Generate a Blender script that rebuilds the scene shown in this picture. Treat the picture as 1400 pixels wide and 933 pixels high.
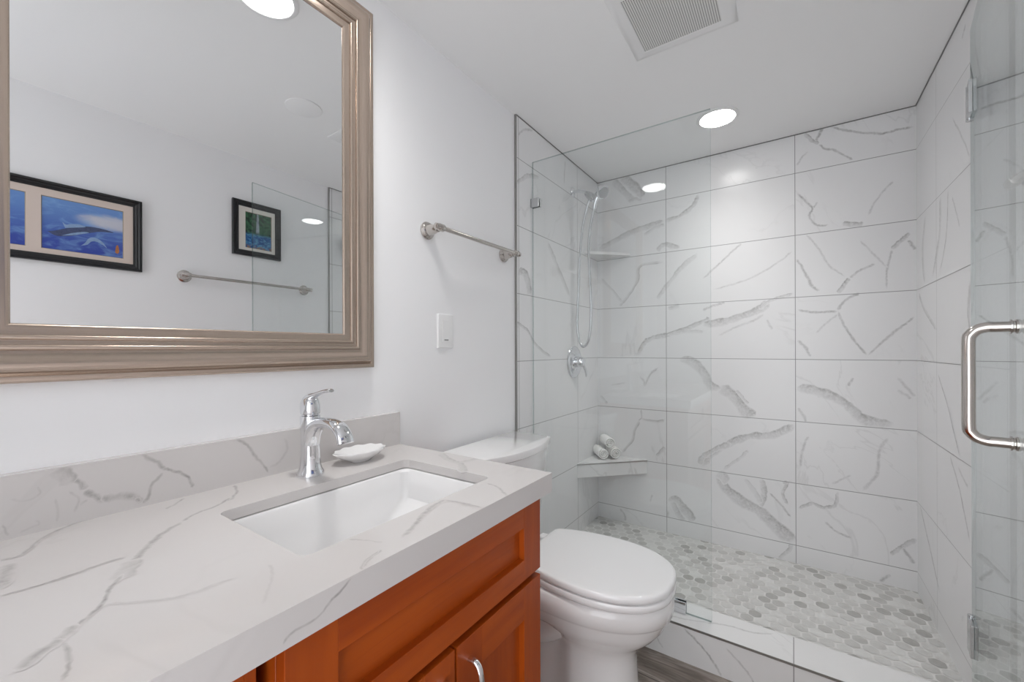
import bpy, bmesh, math, random
from math import sin, cos, pi, radians
from mathutils import Vector, Matrix

for _o in list(bpy.data.objects):
    bpy.data.objects.remove(_o)
SC = bpy.context.scene
COL = SC.collection

# ------------------------------------------------------------------ camera, world, light, exposure
F_PX, YAW, ROLL = 562.1, 0.5989, -0.0031
CEIL = 2.214
cam_data = bpy.data.cameras.new('camera')
cam_data.sensor_width = 36.0
cam_data.lens = 36.0 * F_PX / 1400.0
cam_data.shift_y = 11.2 / 1400.0
cam_data.clip_start = 0.02
cam = bpy.data.objects.new('camera', cam_data)
COL.objects.link(cam)
cam.matrix_world = (Matrix.Translation((1.0365, 0.0, 1.153)) @ Matrix.Rotation(YAW, 4, 'Z')
                    @ Matrix.Rotation(pi / 2, 4, 'X') @ Matrix.Rotation(ROLL, 4, 'Z'))
SC.camera = cam

world = bpy.data.worlds.new('ambient_fill')  # even background added as soft fill through the doorway; no hallway is modelled
SC.world = world
world.use_nodes = True
world.node_tree.nodes['Background'].inputs[0].default_value = (0.95, 0.97, 1.0, 1)
world.node_tree.nodes['Background'].inputs[1].default_value = 1.5
LAMP_SHOWER = 114.0      # radiance of the recessed lamp above the shower
LAMP_VANITY = 84.0      # radiance of the recessed lamp above the vanity
SC.view_settings.view_transform = 'Standard'
SC.view_settings.look = 'None'
SC.view_settings.gamma = 1.0
SC.view_settings.use_curve_mapping = False
SC.view_settings.exposure = 0.91
SC.cycles.use_denoising = True
SC.cycles.max_bounces = 14
SC.cycles.diffuse_bounces = 8
SC.cycles.glossy_bounces = 8
SC.cycles.transparent_max_bounces = 24
SC.cycles.sample_clamp_indirect = 8.0

# ------------------------------------------------------------------ material helpers
def new_mat(name):
    m = bpy.data.materials.new(name)
    m.use_nodes = True
    nt = m.node_tree
    b = nt.nodes['Principled BSDF']
    return m, nt, b

def N(nt, typ, **kw):
    n = nt.nodes.new(typ)
    for k, v in kw.items():
        setattr(n, k, v)
    return n

def setin(node, key, val):
    node.inputs[key].default_value = val

def L(nt, a, b):
    nt.links.new(a, b)

def math_node(nt, op, a, b=None, clamp=False):
    n = N(nt, 'ShaderNodeMath', operation=op, use_clamp=clamp)
    for i, v in enumerate((a, b)):
        if v is None:
            continue
        if isinstance(v, (int, float)):
            n.inputs[i].default_value = v
        else:
            L(nt, v, n.inputs[i])
    return n.outputs[0]

def smooth(nt, v, lo, hi):
    n = N(nt, 'ShaderNodeMapRange', interpolation_type='SMOOTHSTEP')
    L(nt, v, n.inputs[0])
    n.inputs[1].default_value, n.inputs[2].default_value = lo, hi
    return n.outputs[0]

def mix_col(nt, fac, a, b, blend='MIX'):
    n = N(nt, 'ShaderNodeMix', data_type='RGBA', blend_type=blend)
    for i, v in ((0, fac), (6, a), (7, b)):
        if isinstance(v, (int, float)):
            n.inputs[i].default_value = v
        elif isinstance(v, tuple):
            n.inputs[i].default_value = (*v, 1) if len(v) == 3 else v
        else:
            L(nt, v, n.inputs[i])
    return n.outputs[2]

def noise(nt, vec, scale, detail=3, rough=0.55, dist=0.0):
    n = N(nt, 'ShaderNodeTexNoise')
    if vec is not None:
        L(nt, vec, n.inputs['Vector'])
    setin(n, 'Scale', scale); setin(n, 'Detail', detail); setin(n, 'Roughness', rough); setin(n, 'Distortion', dist)
    return n.outputs['Fac']

def bump(nt, b, height, strength, distance=0.002):
    n = N(nt, 'ShaderNodeBump')
    setin(n, 'Strength', strength); setin(n, 'Distance', distance)
    L(nt, height, n.inputs['Height']); L(nt, n.outputs[0], b.inputs['Normal'])

def scaled(nt, vec, s):
    n = N(nt, 'ShaderNodeVectorMath', operation='MULTIPLY')
    L(nt, vec, n.inputs[0]); n.inputs[1].default_value = s
    return n.outputs[0]

def position(nt):
    return N(nt, 'ShaderNodeNewGeometry').outputs['Position']

def objcoord(nt):
    return N(nt, 'ShaderNodeTexCoord').outputs['Object']

def plain(name, col, rough=0.5, metal=0.0, coat=0.0, nscale=40.0, var=0.03, bmp=0.0):
    m, nt, b = new_mat(name)
    p = objcoord(nt)
    f = noise(nt, p, nscale, 3)
    dark = tuple(c * (1 - var) for c in col); light = tuple(min(1, c * (1 + var)) for c in col)
    L(nt, mix_col(nt, f, dark, light), b.inputs['Base Color'])
    setin(b, 'Roughness', rough); setin(b, 'Metallic', metal); setin(b, 'Coat Weight', coat); setin(b, 'Coat Roughness', 0.05)
    if bmp:
        bump(nt, b, f, bmp)
    return m

def marble(name, base, veincol, rough, cell=None, faint=0.13, fscale=2.2):
    """Polished white stone-look surface.  cell = (axis, h0, hw, v0, vh) lays it out as stacked tiles with grout."""
    m, nt, b = new_mat(name)
    pos = position(nt)
    sep = N(nt, 'ShaderNodeSeparateXYZ'); L(nt, pos, sep.inputs[0])
    vec = pos
    grout = None
    if cell:
        ax, h0, hw, v0, vh = cell
        u = math_node(nt, 'DIVIDE', math_node(nt, 'SUBTRACT', sep.outputs[ax], h0), hw)
        v = math_node(nt, 'DIVIDE', math_node(nt, 'SUBTRACT', sep.outputs['Z'], v0), vh)
        fu = math_node(nt, 'FRACT', u); fv = math_node(nt, 'FRACT', v)
        eu = math_node(nt, 'MULTIPLY', math_node(nt, 'MINIMUM', fu, math_node(nt, 'SUBTRACT', 1.0, fu)), hw)
        ev = math_node(nt, 'MULTIPLY', math_node(nt, 'MINIMUM', fv, math_node(nt, 'SUBTRACT', 1.0, fv)), vh)
        e = math_node(nt, 'MINIMUM', eu, ev)
        grout = math_node(nt, 'SUBTRACT', 1.0, smooth(nt, e, 0.0010, 0.0019))
        comb = N(nt, 'ShaderNodeCombineXYZ')
        L(nt, math_node(nt, 'FLOOR', u), comb.inputs[0]); L(nt, math_node(nt, 'FLOOR', v), comb.inputs[1])
        wn = N(nt, 'ShaderNodeTexWhiteNoise', noise_dimensions='3D'); L(nt, comb.outputs[0], wn.inputs['Vector'])
        off = scaled(nt, wn.outputs['Color'], (37.0, 37.0, 37.0))
        add = N(nt, 'ShaderNodeVectorMath', operation='ADD'); L(nt, pos, add.inputs[0]); L(nt, off, add.inputs[1])
        vec = add.outputs[0]
    rot = N(nt, 'ShaderNodeVectorRotate', rotation_type='AXIS_ANGLE')
    L(nt, vec, rot.inputs['Vector']); rot.inputs['Axis'].default_value = (0.6, 0.6, 0.5); rot.inputs['Angle'].default_value = 0.8
    rv = scaled(nt, rot.outputs[0], (1.0, 1.0, 0.45))
    n1 = noise(nt, rv, fscale, 5, 0.55, 1.2)
    ridge = math_node(nt, 'ABSOLUTE', math_node(nt, 'SUBTRACT', n1, 0.5))
    line = math_node(nt, 'SUBTRACT', 1.0, smooth(nt, ridge, 0.0, 0.016))
    gate = smooth(nt, noise(nt, rv, 1.7, 2), 0.48, 0.62)
    fl = math_node(nt, 'MULTIPLY', math_node(nt, 'MULTIPLY', line, gate), faint)
    at = N(nt, 'ShaderNodeAttribute', attribute_name='vein')
    brk = smooth(nt, noise(nt, pos, 85.0, 4, 0.65), 0.30, 0.62)
    brk2 = smooth(nt, noise(nt, pos, 21.0, 4, 0.6, 0.6), 0.32, 0.66)
    brk = math_node(nt, 'MULTIPLY', brk, math_node(nt, 'ADD', 0.35, math_node(nt, 'MULTIPLY', brk2, 0.9)))
    vfac = math_node(nt, 'MULTIPLY', at.outputs['Fac'], math_node(nt, 'ADD', 0.42, math_node(nt, 'MULTIPLY', brk, 0.58)))
    fac = math_node(nt, 'MAXIMUM', fl, vfac, clamp=True)
    cloud = noise(nt, rv, 3.0, 3)
    basec = mix_col(nt, cloud, tuple(c * 0.965 for c in base), tuple(min(1, c * 1.03) for c in base))
    colr = mix_col(nt, fac, basec, veincol)
    if grout is not None:
        colr = mix_col(nt, grout, colr, (0.27, 0.27, 0.27))
        r = math_node(nt, 'ADD', rough, math_node(nt, 'MULTIPLY', grout, 0.6))
        L(nt, r, b.inputs['Roughness'])
    else:
        setin(b, 'Roughness', rough)
    L(nt, colr, b.inputs['Base Color'])
    return m

def wood(name, grain, c0, c1, c2, coat=0.10, rough=0.42, fine=1.0):
    m, nt, b = new_mat(name)
    p = position(nt)
    s = [22.0 * fine] * 3
    s['XYZ'.index(grain)] = 1.3
    v = scaled(nt, p, tuple(s))
    n1 = noise(nt, v, 1.0, 4, 0.6, 0.4)
    n2 = noise(nt, scaled(nt, p, tuple(x * 5 for x in s)), 1.0, 2, 0.6)
    n3 = noise(nt, p, 6.0, 2)
    c = mix_col(nt, smooth(nt, n1, 0.28, 0.72), c0, c1)
    c = mix_col(nt, math_node(nt, 'MULTIPLY', smooth(nt, n2, 0.55, 0.75), 0.28), c, c2)
    c = mix_col(nt, math_node(nt, 'MULTIPLY', n3, 0.35), c, c2)
    L(nt, c, b.inputs['Base Color'])
    setin(b, 'Roughness', rough); setin(b, 'Coat Weight', coat); setin(b, 'Coat Roughness', 0.12)
    setin(b, 'Specular IOR Level', 0.3)
    bump(nt, b, n1, 0.05, 0.001)
    return m

def streak_metal(name, grain, c0, c1, rough):
    m, nt, b = new_mat(name)
    p = position(nt)
    s = [420.0] * 3
    s['XYZ'.index(grain)] = 5.0
    n1 = noise(nt, scaled(nt, p, tuple(s)), 1.0, 3, 0.6)
    L(nt, mix_col(nt, n1, c0, c1), b.inputs['Base Color'])
    setin(b, 'Metallic', 0.85)
    L(nt, math_node(nt, 'ADD', rough - 0.04, math_node(nt, 'MULTIPLY', n1, 0.08)), b.inputs['Roughness'])
    bump(nt, b, n1, 0.03, 0.0004)
    return m

def glass_mat(name, tint):
    """Architectural glass: clear transmission with Fresnel reflection, the same from either side."""
    m = bpy.data.materials.new(name); m.use_nodes = True
    nt = m.node_tree; nt.nodes.clear()
    out = N(nt, 'ShaderNodeOutputMaterial')
    g = N(nt, 'ShaderNodeNewGeometry')
    ior = math_node(nt, 'ADD', 1.48, math_node(nt, 'MULTIPLY', g.outputs['Backfacing'], 1 / 1.48 - 1.48))
    fr = N(nt, 'ShaderNodeFresnel'); L(nt, ior, fr.inputs['IOR'])
    tr = N(nt, 'ShaderNodeBsdfTransparent'); tr.inputs[0].default_value = (*tint, 1)
    gl = N(nt, 'ShaderNodeBsdfGlossy'); gl.inputs['Roughness'].default_value = 0.0
    gl.inputs['Color'].default_value = (0.96, 0.98, 0.98, 1)
    mx = N(nt, 'ShaderNodeMixShader')
    L(nt, fr.outputs[0], mx.inputs[0]); L(nt, tr.outputs[0], mx.inputs[1]); L(nt, gl.outputs[0], mx.inputs[2])
    L(nt, mx.outputs[0], out.inputs[0])
    return m

# ------------------------------------------------------------------ materials
M = {}
M['paint'] = plain('wall_paint', (0.87, 0.87, 0.88), 0.55, nscale=220, var=0.006, bmp=0.02)
M['ceiling'] = plain('ceiling_paint', (0.88, 0.88, 0.88), 0.7, nscale=260, var=0.006, bmp=0.02)
TILE, TVEIN = (0.79, 0.79, 0.795), (0.25, 0.245, 0.24)
M['tile_back'] = marble('tile_back', TILE, TVEIN, 0.24, ('X', 0.430, 0.618, 1.098, 0.308))
M['tile_side'] = marble('tile_side', TILE, TVEIN, 0.24, ('Y', 2.182, 0.618, 1.098, 0.308))
M['tile_curb'] = marble('tile_curb', (0.76, 0.76, 0.76), TVEIN, 0.22, ('X', 1.037, 0.618, -2.5, 5.0), 0.2, 3.0)
M['quartz'] = marble('quartz_slab', (0.625, 0.60, 0.59), (0.25, 0.235, 0.225), 0.16, None, 0.06, 1.6)
M['porcelain'] = plain('white_porcelain', (0.84, 0.835, 0.835), 0.09, coat=0.6, nscale=5, var=0.004)
M['plastic'] = plain('white_plastic', (0.82, 0.82, 0.82), 0.3, nscale=8, var=0.005)
M['seat_plastic'] = plain('white_seat_plastic', (0.85, 0.85, 0.855), 0.16, coat=0.3, nscale=8, var=0.004)
M['chrome'] = plain('polished_chrome', (0.80, 0.81, 0.83), 0.05, 1.0, nscale=6, var=0.01)
M['nickel'] = plain('polished_nickel', (0.56, 0.525, 0.495), 0.15, 1.0, nscale=60, var=0.03)
M['dull_chrome'] = plain('satin_chrome', (0.62, 0.63, 0.64), 0.2, 1.0, nscale=30, var=0.03)
M['trim_metal'] = plain('edge_trim_metal', (0.36, 0.355, 0.34), 0.35, 1.0, nscale=30, var=0.05)
M['dark_gap'] = plain('dark_gap', (0.03, 0.03, 0.03), 0.8, nscale=30)
M['silver'] = plain('mirror_silver', (0.90, 0.91, 0.915), 0.0, 1.0, nscale=1, var=0.0)
M['frame_h'] = streak_metal('champagne_frame_level', 'Y', (0.46, 0.37, 0.305), (0.58, 0.48, 0.405), 0.24)
M['frame_v'] = streak_metal('champagne_frame_upright', 'Z', (0.46, 0.37, 0.305), (0.58, 0.48, 0.405), 0.24)
WC = ((0.32, 0.050, 0.003), (0.45, 0.085, 0.005), (0.24, 0.032, 0.003))
M['wood_h'] = wood('cherry_level_grain', 'Y', *WC)
M['wood_v'] = wood('cherry_upright_grain', 'Z', *WC)
M['towel'] = plain('white_terry', (0.93, 0.925, 0.91), 0.95, nscale=900, var=0.08, bmp=0.6)
M['black_frame'] = plain('black_lacquer', (0.008, 0.008, 0.010), 0.3, coat=0.0, nscale=30, var=0.1)
M['mat_pink'] = plain('beige_mat_board', (0.66, 0.56, 0.50), 0.8, nscale=400, var=0.02)
M['mat_cream'] = plain('cream_mat_board', (0.72, 0.69, 0.64), 0.8, nscale=400, var=0.02)
M['mat_edge'] = plain('gold_mat_edge', (0.30, 0.26, 0.20), 0.5, nscale=60)
M['glass'] = glass_mat('clear_glass', (0.970, 0.981, 0.979))
M['glass_edge'] = glass_mat('glass_edge', (0.56, 0.63, 0.62))

def floor_material():
    m, nt, b = new_mat('grey_wood_plank')
    p = position(nt)
    sep = N(nt, 'ShaderNodeSeparateXYZ'); L(nt, p, sep.inputs[0])
    row = math_node(nt, 'DIVIDE', math_node(nt, 'SUBTRACT', sep.outputs['Y'], 0.02), 0.18)
    rid = math_node(nt, 'FLOOR', row); rf = math_node(nt, 'FRACT', row)
    comb = N(nt, 'ShaderNodeCombineXYZ'); L(nt, rid, comb.inputs[1])
    off = scaled(nt, comb.outputs[0], (0.0, 13.7, 0.0))
    add = N(nt, 'ShaderNodeVectorMath', operation='ADD'); L(nt, p, add.inputs[0]); L(nt, off, add.inputs[1])
    n1 = noise(nt, scaled(nt, add.outputs[0], (3.5, 24.0, 1.0)), 1.0, 5, 0.65, 0.9)
    n2 = noise(nt, scaled(nt, add.outputs[0], (2.0, 9.0, 1.0)), 1.0, 3, 0.6, 0.5)
    c = mix_col(nt, smooth(nt, n1, 0.3, 0.7), (0.10, 0.075, 0.06), (0.44, 0.385, 0.34))
    c = mix_col(nt, smooth(nt, n2, 0.55, 0.75), c, (0.10, 0.075, 0.06))
    gap = math_node(nt, 'SUBTRACT', 1.0, smooth(nt, math_node(nt, 'MINIMUM', rf, math_node(nt, 'SUBTRACT', 1.0, rf)), 0.004, 0.012))
    c = mix_col(nt, gap, c, (0.04, 0.03, 0.025))
    L(nt, c, b.inputs['Base Color']); setin(b, 'Roughness', 0.42)
    bump(nt, b, n1, 0.15, 0.001)
    return m
M['floor'] = floor_material()

def hex_material():
    m, nt, b = new_mat('grey_hexagon_mosaic')
    at = N(nt, 'ShaderNodeAttribute', attribute_name='tone')
    p = position(nt)
    n1 = noise(nt, p, 38.0, 4, 0.6, 1.0)
    t = math_node(nt, 'ADD', at.outputs['Fac'], math_node(nt, 'MULTIPLY', math_node(nt, 'SUBTRACT', n1, 0.5), 0.45), clamp=True)
    c = mix_col(nt, t, (0.70, 0.70, 0.685), (0.38, 0.375, 0.36))
    L(nt, c, b.inputs['Base Color']); setin(b, 'Roughness', 0.4)
    return m
M['hex'] = hex_material()
M['grout'] = plain('pale_grout', (0.74, 0.735, 0.72), 0.9, nscale=300, var=0.04)

def lamp_material(name, strength):
    m = bpy.data.materials.new(name); m.use_nodes = True
    nt = m.node_tree; nt.nodes.clear()
    out = N(nt, 'ShaderNodeOutputMaterial'); e = N(nt, 'ShaderNodeEmission')
    e.inputs[0].default_value = (1.0, 0.985, 0.965, 1)
    g = N(nt, 'ShaderNodeNewGeometry')                       # a downlight: the beam weakens away from its axis
    dot = N(nt, 'ShaderNodeVectorMath', operation='DOT_PRODUCT')
    L(nt, g.outputs['Normal'], dot.inputs[0]); L(nt, g.outputs['Incoming'], dot.inputs[1])
    c = math_node(nt, 'ABSOLUTE', dot.outputs['Value'])
    k = math_node(nt, 'ADD', 0.08, math_node(nt, 'MULTIPLY', math_node(nt, 'POWER', c, 4.6), 0.93))
    L(nt, math_node(nt, 'MULTIPLY', k, strength), e.inputs[1])
    L(nt, e.outputs[0], out.inputs[0])
    return m
M['lamp_shower'] = lamp_material('lit_shower_lens', LAMP_SHOWER)
M['lamp_vanity'] = lamp_material('lit_vanity_lens', LAMP_VANITY)

def grille_material():
    m, nt, b = new_mat('perforated_grille')
    p = position(nt)
    sep = N(nt, 'ShaderNodeSeparateXYZ'); L(nt, p, sep.inputs[0])
    d = None
    for ax in 'XY':
        f = math_node(nt, 'SUBTRACT', math_node(nt, 'FRACT', math_node(nt, 'DIVIDE', sep.outputs[ax], 0.0066)), 0.5)
        q = math_node(nt, 'MULTIPLY', f, f)
        d = q if d is None else math_node(nt, 'ADD', d, q)
    hole = math_node(nt, 'SUBTRACT', 1.0, smooth(nt, d, 0.06, 0.12))
    L(nt, mix_col(nt, hole, (0.78, 0.775, 0.76), (0.06, 0.06, 0.06)), b.inputs['Base Color'])
    setin(b, 'Roughness', 0.5)
    return m
M['grille'] = grille_material()

def ocean_material():
    m, nt, b = new_mat('blue_ocean_print')
    tc = objcoord(nt)
    sep = N(nt, 'ShaderNodeSeparateXYZ'); L(nt, tc, sep.inputs[0])
    yy = sep.outputs['Y']; zz = sep.outputs['Z']
    h = smooth(nt, zz, 1.57, 1.79)
    w = noise(nt, scaled(nt, tc, (1.0, 14.0, 34.0)), 1.0, 4, 0.6, 0.8)
    c = mix_col(nt, h, (0.03, 0.06, 0.36), (0.13, 0.27, 0.60))
    c = mix_col(nt, math_node(nt, 'MULTIPLY', smooth(nt, w, 0.45, 0.75), 0.55), c, (0.22, 0.42, 0.72))
    gx = math_node(nt, 'DIVIDE', math_node(nt, 'SUBTRACT', yy, 0.505), 0.11)
    gz = math_node(nt, 'DIVIDE', math_node(nt, 'SUBTRACT', zz, 1.715), 0.035)
    r = math_node(nt, 'ADD', math_node(nt, 'MULTIPLY', gx, gx), math_node(nt, 'MULTIPLY', gz, gz))
    r = math_node(nt, 'ADD', r, math_node(nt, 'MULTIPLY', math_node(nt, 'SUBTRACT', w, 0.5), 1.4))
    glow = math_node(nt, 'SUBTRACT', 1.0, smooth(nt, r, 0.1, 1.3))
    c = mix_col(nt, math_node(nt, 'MULTIPLY', glow, 0.85), c, (0.62, 0.62, 0.66))
    L(nt, c, b.inputs['Base Color']); setin(b, 'Roughness', 0.3)
    return m
M['ocean'] = ocean_material()
M['whale_dark'] = plain('slate_whale', (0.055, 0.075, 0.16), 0.4, nscale=120, var=0.5)
M['whale_light'] = plain('pale_whale', (0.24, 0.36, 0.56), 0.4, nscale=120, var=0.3)
M['reef'] = plain('orange_reef', (0.42, 0.16, 0.05), 0.5, nscale=120, var=0.4)

def waterfall_material():
    m, nt, b = new_mat('waterfall_print')
    tc = objcoord(nt)
    sep = N(nt, 'ShaderNodeSeparateXYZ'); L(nt, tc, sep.inputs[0])
    zz = sep.outputs['Z']
    n1 = noise(nt, tc, 55.0, 4, 0.65)
    n2 = noise(nt, scaled(nt, tc, (1.0, 60.0, 130.0)), 1.0, 3)
    green = mix_col(nt, smooth(nt, n1, 0.35, 0.65), (0.010, 0.030, 0.022), (0.05, 0.17, 0.08))
    blue = mix_col(nt, smooth(nt, n2, 0.4, 0.65), (0.010, 0.075, 0.26), (0.10, 0.32, 0.52))
    c = mix_col(nt, smooth(nt, zz, 1.79, 1.815), blue, green)
    low = math_node(nt, 'SUBTRACT', 1.0, smooth(nt, zz, 1.728, 1.748))
    c = mix_col(nt, math_node(nt, 'MULTIPLY', low, smooth(nt, n1, 0.4, 0.6)), c, (0.28, 0.15, 0.07))
    dy = math_node(nt, 'ABSOLUTE', math_node(nt, 'SUBTRACT', sep.outputs['Y'], 1.112))
    half = math_node(nt, 'ADD', 0.004, math_node(nt, 'MULTIPLY', math_node(nt, 'SUBTRACT', 1.925, zz), 0.05))
    fall = smooth(nt, math_node(nt, 'DIVIDE', dy, math_node(nt, 'MAXIMUM', half, 0.002)), 1.25, 0.75)
    fall = math_node(nt, 'MULTIPLY', fall, smooth(nt, zz, 1.80, 1.825))
    fall = math_node(nt, 'MULTIPLY', fall, smooth(nt, n1, 0.2, 0.6))
    c = mix_col(nt, math_node(nt, 'MULTIPLY', fall, 0.75), c, (0.42, 0.45, 0.55))
    L(nt, c, b.inputs['Base Color']); setin(b, 'Roughness', 0.3)
    return m
M['waterfall'] = waterfall_material()

# ------------------------------------------------------------------ geometry helpers
def V(*a):
    return Vector(a)

def box(bm, x0, x1, y0, y1, z0, z1, mi=0):
    vs = [bm.verts.new((x, y, z)) for z in (z0, z1) for x, y in ((x0, y0), (x1, y0), (x1, y1), (x0, y1))]
    fs = []
    for f in ((3, 2, 1, 0), (4, 5, 6, 7), (0, 1, 5, 4), (1, 2, 6, 5), (2, 3, 7, 6), (3, 0, 4, 7)):
        fs.append(bm.faces.new([vs[i] for i in f]))
    for f in fs:
        f.material_index = mi
    return fs

def rings(bm, rs, close=True, cap0=True, cap1=True, mi=0):
    vr = [[bm.verts.new(p) for p in r] for r in rs]
    n = len(vr[0])
    for a, b in zip(vr, vr[1:]):
        for i in range(n if close else n - 1):
            f = bm.faces.new((a[i], a[(i + 1) % n], b[(i + 1) % n], b[i])); f.material_index = mi
    if cap0:
        bm.faces.new(list(reversed(vr[0]))).material_index = mi
    if cap1:
        bm.faces.new(vr[-1]).material_index = mi
    return vr

def lathe(bm, prof, origin, axis='Z', seg=32, flip=1, mi=0, sq=1.0):
    """prof = [(radius, height)] turned about an axis through origin."""
    o = Vector(origin)
    out = []
    for r, h in prof:
        ring = []
        for k in range(seg):
            a = 2 * pi * k / seg
            c, s = r * cos(a), r * sin(a) * sq
            if axis == 'Z': d = V(c, s, h * flip)
            elif axis == 'X': d = V(h * flip, c, s)
            else: d = V(c, h * flip, s)
            ring.append(o + d)
        out.append(ring)
    rings(bm, out, mi=mi)

def catmull(pts, per=6):
    pts = [Vector(p) for p in pts]
    if len(pts) < 3:
        return [pts[0].lerp(pts[-1], i / per) for i in range(per + 1)]
    q = [pts[0] * 2 - pts[1]] + pts + [pts[-1] * 2 - pts[-2]]
    out = []
    for i in range(1, len(q) - 2):
        p0, p1, p2, p3 = q[i - 1:i + 3]
        for k in range(per):
            t = k / per
            out.append(0.5 * ((2 * p1) + (p2 - p0) * t + (2 * p0 - 5 * p1 + 4 * p2 - p3) * t * t + (3 * p1 - p0 - 3 * p2 + p3) * t ** 3))
    out.append(pts[-1].copy())
    return out

def sweep(bm, pts, radii, seg=16, up=(0, 1, 0), mi=0, smooth_path=True, per=6):
    """Tube along pts.  radii: number, or one per point, each a number or (across-up, along-up)."""
    if isinstance(radii, (int, float)):
        radii = [radii] * len(pts)
    radii = [(r, r) if isinstance(r, (int, float)) else r for r in radii]
    if smooth_path:
        path = catmull(pts, per)
        rr = catmull([V(a, b, 0) for a, b in radii], per)
    else:
        path = [Vector(p) for p in pts]; rr = [V(a, b, 0) for a, b in radii]
    side = Vector(up).normalized()
    out = []
    for i, p in enumerate(path):
        t = (path[min(i + 1, len(path) - 1)] - path[max(i - 1, 0)]).normalized()
        s = (side - t * side.dot(t))
        s = s.normalized() if s.length > 1e-5 else t.orthogonal().normalized()
        side = s
        u = t.cross(s)
        out.append([p + s * (rr[i].x * cos(2 * pi * k / seg)) + u * (rr[i].y * sin(2 * pi * k / seg)) for k in range(seg)])
    rings(bm, out, mi=mi)

def rect_frame(bm, u0, u1, v0, v1, prof, mp, mis=(0, 0), back=True):
    """Mitred frame: prof = [(inset, height)] carried round a rectangle; mis = material of level and upright sides."""
    loops = []
    for d, h in prof:
        loops.append([bm.verts.new(mp(u, v, h)) for u, v in ((u0 + d, v0 + d), (u1 - d, v0 + d), (u1 - d, v1 - d), (u0 + d, v1 - d))])
    for a, b in zip(loops, loops[1:]):
        for i in range(4):
            bm.faces.new((a[i], a[(i + 1) % 4], b[(i + 1) % 4], b[i])).material_index = mis[i % 2]
    if back:
        a, b = loops[-1], loops[0]
        for i in range(4):
            bm.faces.new((a[i], a[(i + 1) % 4], b[(i + 1) % 4], b[i])).material_index = mis[i % 2]

def rrect(x0, x1, y0, y1, r, z, n=6):
    pts = []
    for cx, cy, a0 in ((x1 - r, y1 - r, 0), (x0 + r, y1 - r, 90), (x0 + r, y0 + r, 180), (x1 - r, y0 + r, 270)):
        for k in range(n + 1):
            a = radians(a0 + 90 * k / n)
            pts.append(V(cx + r * cos(a), cy + r * sin(a), z))
    return pts

def plate_with_holes(bm, outer, holes, mi=0):
    """Flat face with openings; returns (outer verts, [hole verts])."""
    es = []
    def loop(pts):
        vs = [bm.verts.new(p) for p in pts]
        for i in range(len(vs)):
            es.append(bm.edges.new((vs[i], vs[(i + 1) % len(vs)])))
        return vs
    o = loop(outer); hs = [loop(h) for h in holes]
    r = bmesh.ops.triangle_fill(bm, use_beauty=True, use_dissolve=False, edges=es)
    for g in r['geom']:
        if isinstance(g, bmesh.types.BMFace):
            g.material_index = mi
    return o, hs

def world_of(o):
    p = Vector((0, 0, 0))
    while o is not None:
        p = p + o.location
        o = o.parent
    return p

def obj(name, bm, mats, parent=None, smooth_angle=35.0, bevel=0.0, local=False, segs=2):
    bmesh.ops.recalc_face_normals(bm, faces=bm.faces)
    me = bpy.data.meshes.new(name)
    bm.to_mesh(me); bm.free()
    for m in (mats if isinstance(mats, (list, tuple)) else [mats]):
        me.materials.append(M[m] if isinstance(m, str) else m)
    if smooth_angle:
        me.polygons.foreach_set('use_smooth', [True] * len(me.polygons))
        me.set_sharp_from_angle(angle=radians(smooth_angle))
    o = bpy.data.objects.new(name, me)
    COL.objects.link(o)
    if bevel:
        mod = o.modifiers.new('rounded_edges', 'BEVEL')
        mod.width = bevel; mod.segments = segs; mod.limit_method = 'ANGLE'; mod.angle_limit = radians(40)
        mod.harden_normals = False
    if parent is not None:
        o.parent = parent
        if not local:
            o.location = -world_of(parent)
    return o

def thing(name, loc, label, cat, group=None):
    o = bpy.data.objects.new(name, None)
    o.empty_display_size = 0.05
    COL.objects.link(o); o.location = loc
    o['label'] = label; o['category'] = cat
    if group: o['group'] = group
    return o

def tag(o, label, cat, group=None):
    o['label'] = label; o['category'] = cat
    if group: o['group'] = group
    return o

def struct(name, bm, mats, **kw):
    o = obj(name, bm, mats, **kw); o['kind'] = 'structure'
    return o

def boxbm(*a):
    bm = bmesh.new(); box(bm, *a); return bm

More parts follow.
